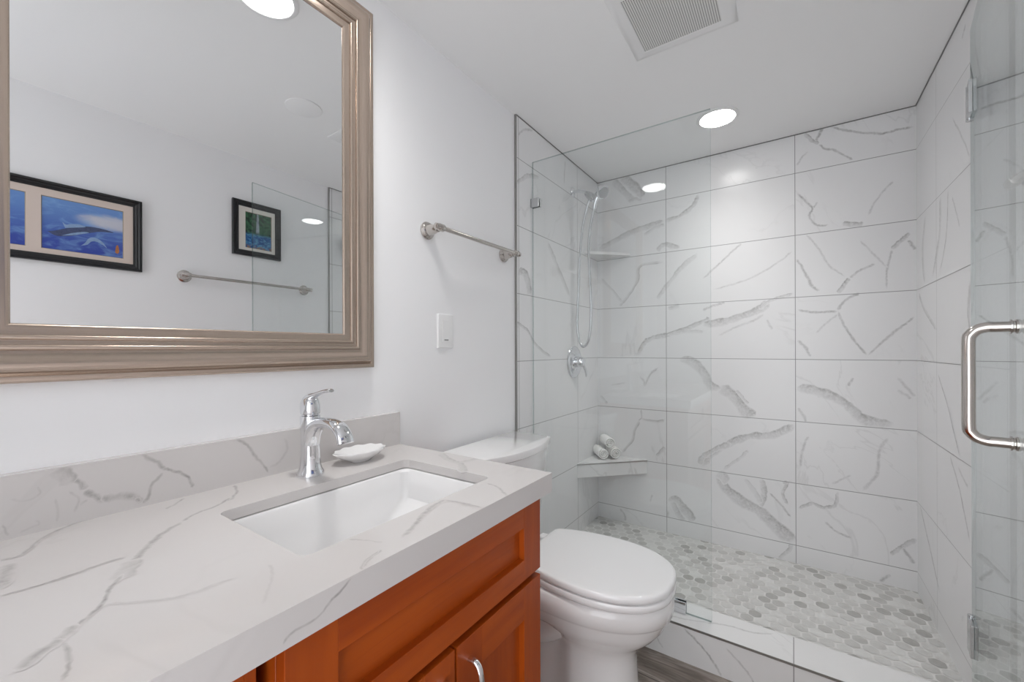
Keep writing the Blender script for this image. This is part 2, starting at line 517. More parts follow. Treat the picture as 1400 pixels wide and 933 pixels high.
# veins that can be told apart in the stone, in metres on each surface: (width mm, strength, points)
VEINS = {
 'back': [
  (15.1, 0.80, [(1.087, 2.210), (1.112, 2.171), (1.143, 2.140)]),
  (12.5, 0.80, [(1.158, 2.214), (1.143, 2.181), (1.133, 2.159)]),
  (9.8, 0.70, [(1.143, 2.140), (1.172, 2.110), (1.202, 2.096), (1.250, 2.052), (1.270, 2.031)]),
  (10.5, 0.75, [(1.183, 2.215), (1.250, 2.174), (1.324, 2.140), (1.377, 2.124), (1.429, 2.125), (1.479, 2.121)]),
  (8.9, 0.35, [(1.055, 2.059), (1.076, 2.092), (1.102, 2.117)]),
  (10.1, 0.70, [(1.055, 1.925), (1.086, 1.880), (1.117, 1.836), (1.106, 1.806), (1.116, 1.773), (1.142, 1.747), (1.181, 1.745)]),
  (19.3, 0.80, [(1.230, 1.739), (1.268, 1.730), (1.309, 1.727)]),
  (10.0, 0.50, [(1.122, 1.835), (1.137, 1.863)]),
  (8.2, 0.40, [(1.323, 1.760), (1.350, 1.820), (1.385, 1.871), (1.411, 1.900)]),
  (8.7, 0.40, [(1.091, 1.714), (1.141, 1.637), (1.181, 1.551), (1.243, 1.489)]),
  (11.4, 0.70, [(1.054, 1.598), (1.070, 1.564), (1.100, 1.491), (1.121, 1.451), (1.146, 1.430)]),
  (15.8, 0.80, [(1.215, 1.412), (1.239, 1.453), (1.258, 1.481)]),
  (9.6, 0.60, [(1.258, 1.481), (1.295, 1.514), (1.349, 1.537)]),
  (14.9, 0.75, [(1.406, 1.594), (1.436, 1.630), (1.465, 1.659)]),
  (11.3, 0.70, [(1.457, 1.627), (1.482, 1.583)]),
  (8.1, 0.55, [(1.406, 1.594), (1.397, 1.554), (1.389, 1.509), (1.386, 1.416)]),
  (8.3, 0.35, [(1.295, 1.651), (1.340, 1.585), (1.389, 1.515)]),
  (11.3, 0.70, [(1.058, 1.344), (1.131, 1.327), (1.214, 1.330)]),
  (12.1, 0.70, [(1.214, 1.330), (1.234, 1.368), (1.267, 1.396), (1.295, 1.406)]),
  (10.8, 0.65, [(1.214, 1.330), (1.238, 1.258), (1.276, 1.185), (1.321, 1.119)]),
  (9.2, 0.60, [(1.321, 1.119), (1.375, 1.183), (1.427, 1.240), (1.481, 1.289)]),
  (12.7, 0.60, [(1.058, 1.194), (1.089, 1.155), (1.110, 1.111)]),
  (8.7, 0.35, [(1.130, 1.224), (1.170, 1.273), (1.214, 1.314)]),
  (11.1, 0.50, [(0.623, 1.538), (0.701, 1.608), (0.776, 1.675), (0.818, 1.710)]),
  (9.3, 0.35, [(0.675, 1.476), (0.812, 1.506), (0.905, 1.543), (0.984, 1.594), (1.038, 1.639)]),
  (30.1, 0.70, [(0.622, 1.287), (0.700, 1.291), (0.811, 1.321), (0.894, 1.357), (0.939, 1.394)]),
  (13.2, 0.60, [(0.894, 1.357), (0.939, 1.394), (1.043, 1.426)]),
  (10.8, 0.35, [(0.700, 1.220), (0.787, 1.267), (0.870, 1.298), (0.916, 1.329)]),
  (10.6, 0.35, [(0.928, 1.302), (0.950, 1.248)]),
  (12.7, 0.50, [(0.622, 1.366), (0.687, 1.390), (0.738, 1.401)]),
  (45.0, 0.70, [(0.710, 0.948), (0.778, 0.894), (0.819, 0.831), (0.868, 0.792)]),
  (14.9, 0.50, [(0.786, 0.932), (0.844, 0.861)]),
  (36.5, 0.70, [(1.051, 0.955), (1.115, 0.950), (1.197, 0.921), (1.262, 0.867), (1.313, 0.822), (1.410, 0.807)]),
  (11.6, 0.50, [(1.250, 0.974), (1.269, 1.016)]),
  (12.2, 0.50, [(1.058, 0.859), (1.093, 0.792)]),
  (12.4, 0.35, [(1.422, 1.022), (1.479, 0.938)]),
  (12.5, 0.35, [(1.422, 0.966), (1.468, 0.930)]),
  (29.7, 0.70, [(0.620, 0.500), (0.674, 0.576), (0.760, 0.646), (0.859, 0.695), (0.938, 0.704), (0.999, 0.738), (1.046, 0.770)]),
  (13.2, 0.40, [(0.726, 0.497), (0.810, 0.577), (0.843, 0.619)]),
  (47.9, 0.75, [(0.691, 0.472), (0.734, 0.403), (0.810, 0.342), (0.890, 0.312), (0.937, 0.268), (0.998, 0.219), (1.045, 0.187)]),
  (23.8, 0.60, [(0.899, 0.479), (0.914, 0.409), (0.898, 0.332)]),
  (22.2, 0.35, [(0.826, 0.467), (0.875, 0.401), (0.898, 0.351)]),
  (14.3, 0.70, [(0.991, 0.478), (1.013, 0.473), (0.991, 0.424), (1.013, 0.366)]),
  (10.8, 0.60, [(0.937, 0.413), (0.983, 0.368), (1.027, 0.307)]),
  (13.7, 0.70, [(1.057, 0.357), (1.114, 0.396), (1.155, 0.384), (1.202, 0.406), (1.212, 0.475)]),
  (10.1, 0.50, [(1.162, 0.320), (1.209, 0.281), (1.267, 0.262)]),
  (10.0, 0.35, [(1.189, 0.505), (1.262, 0.559)]),
  (12.9, 0.40, [(1.300, 0.492), (1.349, 0.574), (1.362, 0.689), (1.392, 0.749)]),
  (12.2, 0.45, [(1.064, 0.561), (1.079, 0.668), (1.100, 0.723)]),
  (14.2, 0.70, [(1.397, 0.224), (1.432, 0.265), (1.483, 0.318)]),
  (12.4, 0.60, [(1.438, 0.267), (1.477, 0.207)]),
  (11.2, 0.50, [(1.360, 0.093), (1.396, 0.136)]),
  (14.2, 0.60, [(0.975, 0.088), (1.020, 0.145), (1.027, 0.174)]),
  (40.8, 0.70, [(0.169, 2.221), (0.245, 2.138), (0.300, 2.061)]),
  (33.8, 0.55, [(0.110, 2.206), (0.188, 2.113), (0.244, 2.045)]),
  (16.7, 0.60, [(0.207, 2.053), (0.254, 2.062), (0.291, 2.045)]),
  (29.8, 0.60, [(0.018, 1.789), (0.109, 1.824), (0.225, 1.862), (0.335, 1.881), (0.423, 1.893)]),
  (20.6, 0.70, [(0.423, 1.893), (0.507, 1.913), (0.573, 1.952), (0.605, 2.014)]),
  (16.2, 0.50, [(0.299, 1.832), (0.371, 1.866), (0.423, 1.875)]),
  (23.2, 0.65, [(0.379, 1.729), (0.423, 1.759), (0.507, 1.729)]),
  (14.8, 0.60, [(0.422, 1.661), (0.280, 1.651), (0.261, 1.561), (0.186, 1.455), (0.147, 1.420)]),
  (13.4, 0.40, [(0.027, 1.603), (0.108, 1.518), (0.166, 1.438)]),
  (20.9, 0.50, [(0.378, 1.442), (0.439, 1.526), (0.523, 1.623), (0.604, 1.682)]),
  (21.3, 0.70, [(0.260, 1.108), (0.297, 1.181), (0.351, 1.217), (0.438, 1.233), (0.538, 1.266), (0.634, 1.305), (0.665, 1.321)]),
  (21.0, 0.50, [(0.439, 1.384), (0.506, 1.398)]),
  (13.9, 0.40, [(0.438, 1.233), (0.538, 1.248), (0.634, 1.246)]),
  (9.7, 0.50, [(0.266, 0.717), (0.286, 0.740), (0.283, 0.788)]),
  (14.0, 0.60, [(0.273, 0.718), (0.244, 0.659), (0.230, 0.602), (0.165, 0.509)]),
  (13.6, 0.60, [(0.286, 0.730), (0.367, 0.724), (0.420, 0.735)]),
  (12.4, 0.50, [(0.273, 0.988), (0.301, 0.955), (0.304, 0.934), (0.314, 0.948), (0.342, 1.004), (0.388, 1.046)]),
  (35.0, 0.60, [(0.503, 1.095), (0.546, 1.089), (0.595, 1.057), (0.636, 1.001), (0.664, 0.951), (0.710, 0.925)]),
  (25.0, 0.60, [(0.623, 0.554), (0.652, 0.577), (0.709, 0.616), (0.764, 0.642)]),
  (16.8, 0.60, [(0.373, 0.518), (0.400, 0.555), (0.423, 0.578)]),
  (9.9, 0.30, [(0.093, 0.924), (0.189, 0.946)]),
  (14.5, 0.50, [(0.024, 0.855), (0.070, 0.807)]),
  (45.8, 0.70, [(0.435, 0.279), (0.482, 0.288), (0.519, 0.244), (0.556, 0.213), (0.568, 0.177)]),
  (29.7, 0.60, [(0.457, 0.270), (0.488, 0.211), (0.525, 0.173)]),
  (22.4, 0.60, [(0.608, 0.506), (0.617, 0.546), (0.652, 0.576)]),
  (12.7, 0.50, [(0.150, 0.164), (0.179, 0.128), (0.186, 0.094)]),
  (37.4, 0.40, [(0.692, 0.469), (0.720, 0.461), (0.747, 0.429)]),
  (13.3, 0.60, [(0.434, 0.172), (0.438, 0.199), (0.433, 0.212)]),
  (9.5, 0.40, [(0.333, 0.244), (0.349, 0.289)]),
 ],
 'left': [
  (11.4, 0.55, [(1.560, 2.128), (1.612, 2.172), (1.694, 2.208)]),
  (17.2, 0.55, [(1.546, 1.901), (1.637, 1.967), (1.751, 1.999)]),
  (26.3, 0.50, [(1.825, 1.699), (1.906, 1.620), (1.974, 1.550), (2.084, 1.446)]),
  (37.1, 0.75, [(1.557, 1.509), (1.621, 1.498), (1.661, 1.409)]),
  (13.4, 0.70, [(1.531, 1.279), (1.633, 1.241), (1.716, 1.170), (1.869, 1.108)]),
  (11.7, 0.50, [(2.032, 2.188), (2.013, 2.056)]),
 ],
 'right': [
  (20.2, 0.50, [(2.128, 1.709), (2.139, 1.568), (2.233, 1.423)]),
  (9.7, 0.60, [(2.036, 1.708), (2.060, 1.550), (2.130, 1.437)]),
  (22.8, 0.45, [(2.332, 1.692), (2.376, 1.557), (2.347, 1.415)]),
  (14.5, 0.60, [(2.443, 1.393), (2.349, 1.310), (2.182, 1.223)]),
  (7.4, 0.50, [(1.991, 1.933), (1.877, 1.806), (1.825, 1.736)]),
  (12.1, 0.50, [(1.828, 1.354), (1.846, 1.259), (1.830, 1.210)]),
  (7.6, 0.50, [(1.994, 1.668), (1.916, 1.543)]),
  (9.8, 0.50, [(1.892, 2.137), (1.856, 2.163)]),
  (8.4, 0.65, [(2.165, 1.058), (2.046, 0.945), (1.922, 0.796)]),
  (9.1, 0.70, [(2.026, 0.781), (1.923, 0.685), (1.833, 0.551)]),
  (10.0, 0.40, [(1.942, 0.759), (1.849, 0.719)]),
  (11.2, 0.65, [(2.437, 0.486), (2.282, 0.358), (2.149, 0.241)]),
 ],
 'top': [
  (5.3, 0.70, [(0.103, 0.366), (0.130, 0.330), (0.144, 0.292), (0.167, 0.264)]),
  (8.1, 0.65, [(0.167, 0.264), (0.196, 0.230), (0.237, 0.199), (0.274, 0.176)]),
  (17.0, 0.50, [(0.267, 0.179), (0.292, 0.166), (0.320, 0.151)]),
  (4.4, 0.80, [(0.305, 0.159), (0.336, 0.140), (0.369, 0.127), (0.389, 0.111), (0.403, 0.098)]),
  (9.6, 0.55, [(0.395, 0.100), (0.409, 0.092), (0.416, 0.084)]),
  (10.6, 0.60, [(0.417, 0.088), (0.422, 0.079), (0.426, 0.070), (0.447, 0.056)]),
  (3.5, 0.65, [(0.248, 0.173), (0.243, 0.153), (0.249, 0.127), (0.252, 0.103), (0.250, 0.077), (0.246, 0.061)]),
  (4.4, 0.65, [(0.012, 0.181), (0.025, 0.154), (0.054, 0.122), (0.093, 0.102), (0.116, 0.088), (0.112, 0.071)]),
  (11.6, 0.55, [(0.138, 0.078), (0.174, 0.071), (0.224, 0.064)]),
  (3.1, 0.60, [(0.426, 0.087), (0.449, 0.088), (0.478, 0.083), (0.497, 0.077)]),
  (2.8, 0.25, [(0.373, 0.127), (0.406, 0.157), (0.427, 0.181), (0.433, 0.211), (0.439, 0.241)]),
  (3.8, 0.20, [(0.438, 0.280), (0.478, 0.264), (0.529, 0.230)]),
  (4.8, 0.50, [(0.031, 0.310), (0.060, 0.283), (0.072, 0.267)]),
  (5.2, 0.65, [(0.025, 0.402), (0.075, 0.385), (0.115, 0.359), (0.118, 0.350)]),
  (14.7, 0.50, [(0.205, 0.853), (0.275, 0.815), (0.327, 0.800), (0.382, 0.746)]),
  (13.1, 0.40, [(0.320, 0.808), (0.331, 0.867)]),
  (7.9, 0.65, [(0.470, 0.597), (0.475, 0.559), (0.488, 0.518), (0.510, 0.478), (0.529, 0.433)]),
  (5.1, 0.50, [(0.472, 0.591), (0.505, 0.599), (0.558, 0.602)]),
  (3.1, 0.35, [(0.464, 0.385), (0.490, 0.398), (0.518, 0.408)]),
  (4.4, 0.60, [(0.533, 0.393), (0.541, 0.368), (0.556, 0.343)]),
  (4.7, 0.50, [(0.476, 0.719), (0.514, 0.710), (0.541, 0.691), (0.561, 0.676)]),
  (3.6, 0.55, [(0.533, 0.389), (0.545, 0.353), (0.558, 0.341)]),
 ],
 'front': [
  (3.8, 0.75, [(0.325, 0.855), (0.308, 0.844), (0.293, 0.838), (0.276, 0.828), (0.245, 0.827), (0.236, 0.820)]),
 ],
 'splash': [
  (8.1, 0.60, [(0.145, 0.955), (0.156, 0.939), (0.167, 0.923), (0.172, 0.911)]),
  (18.5, 0.55, [(0.139, 0.956), (0.147, 0.942), (0.152, 0.924)]),
  (9.5, 0.65, [(0.171, 0.910), (0.181, 0.900), (0.191, 0.889), (0.203, 0.886)]),
  (12.0, 0.65, [(0.191, 0.889), (0.203, 0.886), (0.215, 0.886), (0.235, 0.877), (0.248, 0.865)]),
  (5.4, 0.70, [(0.247, 0.864), (0.256, 0.872), (0.260, 0.892), (0.269, 0.904), (0.279, 0.914)]),
  (7.1, 0.70, [(0.239, 0.877), (0.244, 0.867)]),
  (6.2, 0.75, [(0.246, 0.958), (0.257, 0.946), (0.271, 0.936), (0.279, 0.923), (0.291, 0.916), (0.306, 0.907), (0.319, 0.894), (0.325, 0.877), (0.325, 0.871)]),
  (3.0, 0.25, [(0.118, 0.934), (0.119, 0.918), (0.104, 0.913), (0.088, 0.920)]),
  (3.8, 0.25, [(0.152, 0.914), (0.163, 0.897), (0.156, 0.875)]),
  (3.1, 0.25, [(0.136, 0.908), (0.140, 0.875), (0.137, 0.868)]),
  (3.4, 0.40, [(0.080, 0.883), (0.085, 0.869), (0.088, 0.863)]),
  (3.8, 0.25, [(0.175, 0.894), (0.163, 0.886)]),
  (3.1, 0.20, [(0.115, 0.878), (0.117, 0.870), (0.096, 0.863)]),
  (6.2, 0.70, [(0.407, 0.957), (0.429, 0.938), (0.446, 0.909), (0.463, 0.887), (0.475, 0.865)]),
  (5.9, 0.25, [(0.510, 0.941), (0.518, 0.914), (0.500, 0.885), (0.475, 0.877)]),
 ],
}

def add_veins(bm, key, mp, lim):
    """Inlays the veins of one surface into its mesh; mp(u, v, h) places them, lim = (u0, u1, v0, v1)."""
    lay = bm.verts.layers.float.get('vein') or bm.verts.layers.float.new('vein')
    rng = random.Random(len(key) * 7 + 3)
    thin = ((-1.0, 0.0), (-0.5, 0.62), (0.0, 1.0), (0.42, 0.7), (1.0, 0.0))
    broad = ((-1.0, 0.0), (-0.60, 0.42), (0.10, 0.58), (0.72, 1.0), (1.0, 0.0))
    for vi, (width, inten, pts) in enumerate(VEINS[key]):
        w = max(width, 3.5) * (0.00085 if key == 'top' else 0.0007)
        prof = broad if width > 13 else thin
        wide, tone = 1.0, 0.92
        span = sum((V(*p, 0) - V(*q, 0)).length for p, q in zip(pts, pts[1:]))
        per = max(4, min(14, int(span / (len(pts) - 1) / max(0.004, w * 0.5))))
        path = catmull([V(a, b, 0) for a, b in pts], per)
        n = len(path)
        rows = []
        wob = 0.0
        for i, p in enumerate(path):
            reach = 2 + int(w / 0.004)
            t = path[min(i + reach, n - 1)] - path[max(i - reach, 0)]
            t = t.normalized() if t.length > 1e-6 else V(1, 0, 0)
            s = V(-t.y, t.x, 0)
            wob = wob * 0.6 + rng.uniform(-1, 1) * (0.0007 + min(w * 0.10, 0.0012))
            wide = wide * 0.7 + rng.uniform(0.5, 1.45) * 0.3
            end = min(1.0, min(i, n - 1 - i) / max(1.0, n * 0.07))
            ww = w * wide * (0.35 + 0.65 * end)
            tone = tone * 0.75 + rng.uniform(0.75, 1.1) * 0.25
            al = inten * end * tone
            row = []
            for f, a in prof:
                q = p + s * (wob + f * ww)
                u = min(max(q.x, lim[0]), lim[1]); v = min(max(q.y, lim[2]), lim[3])
                vert = bm.verts.new(mp(u, v, 0.0002 + 0.00003 * (vi % 9) + 0.000004 * (i % 7) + 0.000001 * len(row))); vert[lay] = a * al
                row.append(vert)
            rows.append(row)
        for a, b in zip(rows, rows[1:]):
            for i in range(4):
                try:
                    bm.faces.new((a[i], a[i + 1], b[i + 1], b[i]))
                except ValueError:
                    pass

# ------------------------------------------------------------------ the room
XR, XT = 1.493, 1.4848          # painted right wall, tile face of the right wall
YB, YF, YT = 2.4807, -0.56, 1.548
struct('floor', boxbm(-0.1, 1.6, YF - 0.1, 1.612, -0.06, 0.0), 'floor')
struct('ceiling', boxbm(-0.1, 1.6, YF - 0.1, 2.58, CEIL, CEIL + 0.08), 'ceiling')
struct('wall_left', boxbm(-0.1, 0.0, YF - 0.1, 2.58, -0.06, CEIL), 'paint')
struct('wall_right', boxbm(XR, XR + 0.1, YF - 0.1, 2.58, -0.06, CEIL), 'paint')
bm = bmesh.new()                                            # unseen wall behind the camera; doorway opening added to let fill light in
box(bm, 0.0, 0.575, YF - 0.1, YF, 0, CEIL); box(bm, 1.47, XR, YF - 0.1, YF, 0, CEIL); box(bm, 0.575, 1.47, YF - 0.1, YF, 2.06, CEIL)
struct('wall_front', bm, 'paint')
bm = bmesh.new(); box(bm, 0.0, XR, YB, YB + 0.1, 0.0, CEIL)
add_veins(bm, 'back', lambda u, v, h: V(u, YB - h, v), (0.009, XT, 0.087, CEIL - 0.001))
struct('wall_back', bm, 'tile_back', smooth_angle=0)
bm = bmesh.new(); box(bm, 0.0, 0.008, YT, YB, 0.0, CEIL)
add_veins(bm, 'left', lambda u, v, h: V(0.008 + h, u, v), (YT + 0.001, YB, 0.087, CEIL - 0.001))
struct('shower_wall_left', bm, 'tile_side', smooth_angle=0)
bm = bmesh.new(); box(bm, XT, XR, YT, YB, 0.0, CEIL)
add_veins(bm, 'right', lambda u, v, h: V(XT - h, u, v), (YT + 0.001, YB, 0.087, CEIL - 0.001))
struct('shower_wall_right', bm, 'tile_side', smooth_angle=0)
struct('trim_2', boxbm(0.0, 0.0095, YT - 0.006, YT, 0.0, CEIL), 'trim_metal')
struct('trim_3', boxbm(XT - 0.0015, XR, YT - 0.006, YT, 0.0, CEIL), 'trim_metal')
bm = bmesh.new()                                            # shadow line of caulk where tile meets ceiling
box(bm, 0.008, XT, YB - 0.003, YB, CEIL - 0.004, CEIL); box(bm, 0.008, 0.011, YT, YB - 0.003, CEIL - 0.004, CEIL); box(bm, XT - 0.003, XT, YT, YB - 0.003, CEIL - 0.004, CEIL)
struct('trim_4', bm, plain('grey_caulk', (0.22, 0.22, 0.22), 0.8))
YC0, YC1 = 1.603, 1.752
bm = bmesh.new(); box(bm, 0.0, XR, YC0, YC1, 0.0, 0.136)
lay = bm.verts.layers.float.new('vein')
VEINS['curb_front'] = [(8, 0.7, [(0.70, 0.128), (0.76, 0.085), (0.80, 0.045), (0.83, 0.0)]), (6, 0.45, [(0.56, 0.10), (0.60, 0.06), (0.63, 0.02)]), (7, 0.5, [(0.84, 0.11), (0.90, 0.06), (0.93, 0.02)])]
VEINS['curb_top'] = [(9, 0.55, [(0.76, 1.66), (0.84, 1.69), (0.92, 1.70), (0.98, 1.735)]), (6, 0.4, [(0.64, 1.63), (0.70, 1.64), (0.78, 1.668)])]
add_veins(bm, 'curb_front', lambda u, v, h: V(u, YC0 - h, v), (0.02, 1.48, 0.002, 0.128))
add_veins(bm, 'curb_top', lambda u, v, h: V(u, v, 0.136 + h), (0.02, 1.48, YC0 + 0.004, YC1 - 0.004))
struct('shower_curb', bm, 'tile_curb', smooth_angle=0)
struct('trim_5', boxbm(0.0, XT, YC0 - 0.002, YC0, 0.129, 0.1368), 'trim_metal')

def hexagon_floor():
    bm = bmesh.new()
    tone = bm.verts.layers.float.new('tone')
    ZF = 0.085
    box(bm, 0.0, XR, YC1, YB, 0.0, ZF - 0.0012, mi=1)
    rng = random.Random(5)
    p = 0.0505; R = (p - 0.0062) / math.sqrt(3)
    rows = int((YB - YC1) / (p * 0.866)) + 3
    for j in range(rows):
        for i in range(-1, 32):
            cx = i * p + (0.5 * p if j % 2 else 0.0); cy = YC1 + j * p * 0.866 - 0.01
            t = rng.choice((0.05, 0.15, 0.22, 0.3, 0.36, 0.42, 0.5, 0.58, 0.7, 0.95, 0.3))
            cs = [V(cx + R * sin(k * pi / 3), cy + R * cos(k * pi / 3), ZF) for k in range(6)]
            poly = []
            for k in range(6):                                  # corners softened
                poly += [cs[k].lerp(cs[k - 1], 0.2), cs[k].lerp((cs[k - 1] + cs[(k + 1) % 6]) / 2, 0.12), cs[k].lerp(cs[(k + 1) % 6], 0.2)]
            poly = [V(min(max(q.x, 0.008), XT), min(max(q.y, YC1), YB), q.z) for q in poly]
            if max(q.x for q in poly) - min(q.x for q in poly) < 0.006 or max(q.y for q in poly) - min(q.y for q in poly) < 0.006:
                continue
            vs = []
            for q in poly:
                v = bm.verts.new(q); v[tone] = t; vs.append(v)
            try:
                bm.faces.new(vs)
            except ValueError:
                pass
    bmesh.ops.remove_doubles(bm, verts=[v for v in bm.verts if v.co.z > ZF - 0.0005], dist=1e-5)
    return struct('shower_floor', bm, ['hex', 'grout'], smooth_angle=0)
hexagon_floor()

# ------------------------------------------------------------------ vanity: counter, backsplash, basin, cabinets
CT, CX1, CY0, CY1 = 0.857, 0.560, -0.52, 0.866
def countertop():
    bm = bmesh.new()
    lay = bm.verts.layers.float.new('vein')
    outer = [V(0.0, CY0, CT), V(CX1, CY0, CT), V(CX1, CY1, CT), V(0.0, CY1, CT)]
    hole = rrect(0.173, 0.460, 0.315, 0.755, 0.016, CT)
    o1, h1 = plate_with_holes(bm, outer, [hole])
    inn = [(0.001, CY0 + 0.02), (0.5405, CY0 + 0.02), (0.5405, 0.8455), (0.001, 0.8455)]
    low = [bm.verts.new((p.x, p.y, 0.812)) for p in outer]; lip = [bm.verts.new((x, y, 0.812)) for x, y in inn]
    o2, h2 = plate_with_holes(bm, [V(x, y, 0.836) for x, y in inn], [[V(p.x, p.y, 0.836) for p in hole]])
    for a, b in ((o1, low), (low, lip), (lip, o2), (h1[0], h2[0])):
        for i in range(len(a)):
            bm.faces.new((a[i], a[(i + 1) % len(a)], b[(i + 1) % len(b)], b[i]))
    add_veins(bm, 'top', lambda u, v, h: V(u, v, CT + h), (0.021, CX1 - 0.002, CY0, CY1 - 0.002))
    add_veins(bm, 'front', lambda u, v, h: V(CX1 + h, u, v), (CY0, CY1 - 0.002, 0.814, CT - 0.002))
    o = obj('countertop', bm, 'quartz', smooth_angle=0)
    tag(o, 'white quartz vanity countertop with grey veins and a rectangular sink cutout', 'countertop')
countertop()
bm = bmesh.new(); lay = bm.verts.layers.float.new('vein'); box(bm, 0.0, 0.02, CY0, CY1, CT, 0.957)
add_veins(bm, 'splash', lambda u, v, h: V(0.02 + h, u, v), (CY0, CY1, CT + 0.001, 0.956))
tag(obj('backsplash', bm, 'quartz', smooth_angle=0), 'low white quartz backsplash with a grey vein along the wall behind the faucet', 'backsplash')

def basin():
    t = thing('sink_basin', (0.316, 0.535, 0.69), 'white rectangular undermount sink set into the quartz countertop', 'sink')
    bm = bmesh.new()
    spec = [(0.150, 0.483, 0.292, 0.778, 0.03, 0.8342), (0.1765, 0.4565, 0.3185, 0.7515, 0.018, 0.8342), (0.180, 0.453, 0.322, 0.748, 0.022, 0.828),
            (0.183, 0.450, 0.325, 0.744, 0.024, 0.790), (0.185, 0.448, 0.327, 0.741, 0.024, 0.762), (0.187, 0.446, 0.335, 0.732, 0.024, 0.751),
            (0.195, 0.440, 0.425, 0.650, 0.026, 0.687), (0.205, 0.430, 0.445, 0.625, 0.03, 0.680), (0.29, 0.345, 0.508, 0.562, 0.026, 0.678)]
    rings(bm, [rrect(*s) for s in spec], cap0=False, cap1=True)
    outer = [rrect(0.150, 0.483, 0.292, 0.778, 0.03, 0.8342), rrect(0.165, 0.470, 0.31, 0.76, 0.03, 0.81), rrect(0.168, 0.466, 0.31, 0.757, 0.03, 0.74), rrect(0.185, 0.455, 0.41, 0.665, 0.03, 0.668)]
    rings(bm, outer, cap0=False, cap1=True)
    bmesh.ops.remove_doubles(bm, verts=bm.verts, dist=1e-5)
    obj('basin', bm, 'porcelain', t, smooth_angle=30)
    bm = bmesh.new(); lathe(bm, [(0.0, 0.0), (0.021, 0.0), (0.023, 0.002), (0.021, 0.005), (0.0, 0.006)], (0.317, 0.535, 0.679))
    obj('drain', bm, 'chrome', t)
basin()

def shaker(bm, y0, y1, z0, z1, x0, x1, stile, top, bot, recess=0.010):
    """Frame-and-panel front: stiles (material 1), rails and panel; x1 is the face."""
    box(bm, x0, x1, y0, y0 + stile, z0, z1, mi=1); box(bm, x0, x1, y1 - stile, y1, z0, z1, mi=1)
    box(bm, x0, x1, y0 + stile, y1 - stile, z1 - top, z1); box(bm, x0, x1, y0 + stile, y1 - stile, z0, z0 + bot)

def pull(parent, y, z0, z1, xf):
    bm = bmesh.new()
    pts = [(xf - 0.001, y, z1 - 0.004), (xf + 0.013, y, z1 - 0.003), (xf + 0.024, y, z1 - 0.012), (xf + 0.029, y, z1 - 0.035), (xf + 0.030, y, (z0 + z1) / 2),
           (xf + 0.029, y, z0 + 0.035), (xf + 0.024, y, z0 + 0.012), (xf + 0.013, y, z0 + 0.003), (xf - 0.001, y, z0 + 0.004)]
    sweep(bm, pts, [(0.0065, 0.0045)] * len(pts), 12, up=(0, 1, 0))
    h = obj('handle', bm, 'chrome', parent, smooth_angle=50)
    h['label'] = 'arched chrome pull'

XD = 0.540                                                   # face of the doors
def vanity():
    t = thing('vanity_cabinet', (0.27, 0.547, 0.0), 'orange cherry wood vanity cabinet with two shaker doors under the sink', 'cabinet')
    bm = bmesh.new()
    box(bm, 0.003, 0.518, 0.826, 0.843, 0.0, 0.8355); box(bm, 0.003, 0.518, 0.249, 0.267, 0.0, 0.8355)
    box(bm, 0.003, 0.012, 0.267, 0.826, 0.09, 0.812); box(bm, 0.003, 0.518, 0.267, 0.826, 0.09, 0.108)
    box(bm, 0.455, 0.470, 0.267, 0.826, 0.0, 0.09)
    box(bm, 0.499, 0.518, 0.267, 0.826, 0.612, 0.65); box(bm, 0.499, 0.518, 0.267, 0.826, 0.772, 0.8355)
    obj('carcass', bm, 'wood_v', t, bevel=0.001)
    bm = bmesh.new(); shaker(bm, 0.249, 0.8435, 0.635, 0.808, 0.520, XD, 0.070, 0.055, 0.0455)
    d = obj('false_drawer', bm, ['wood_h', 'wood_v'], t, smooth_angle=0, bevel=0.0007)
    obj('panel', boxbm(0.521, 0.5262, 0.310, 0.782, 0.672, 0.762), 'wood_h', d, smooth_angle=0)
    for y0, y1, hy in ((0.249, 0.5445, 0.5165), (0.5505, 0.8435, 0.584)):
        bm = bmesh.new(); shaker(bm, y0, y1, 0.102, 0.6195, 0.520, XD, 0.071, 0.072, 0.072)
        d = obj('door', bm, ['wood_h', 'wood_v'], t, smooth_angle=0, bevel=0.0007)
        obj('panel', boxbm(0.521, 0.5262, y0 + 0.062, y1 - 0.062, 0.166, 0.556), 'wood_v', d, smooth_angle=0)
        pull(d, hy, 0.455, 0.583, XD)
vanity()

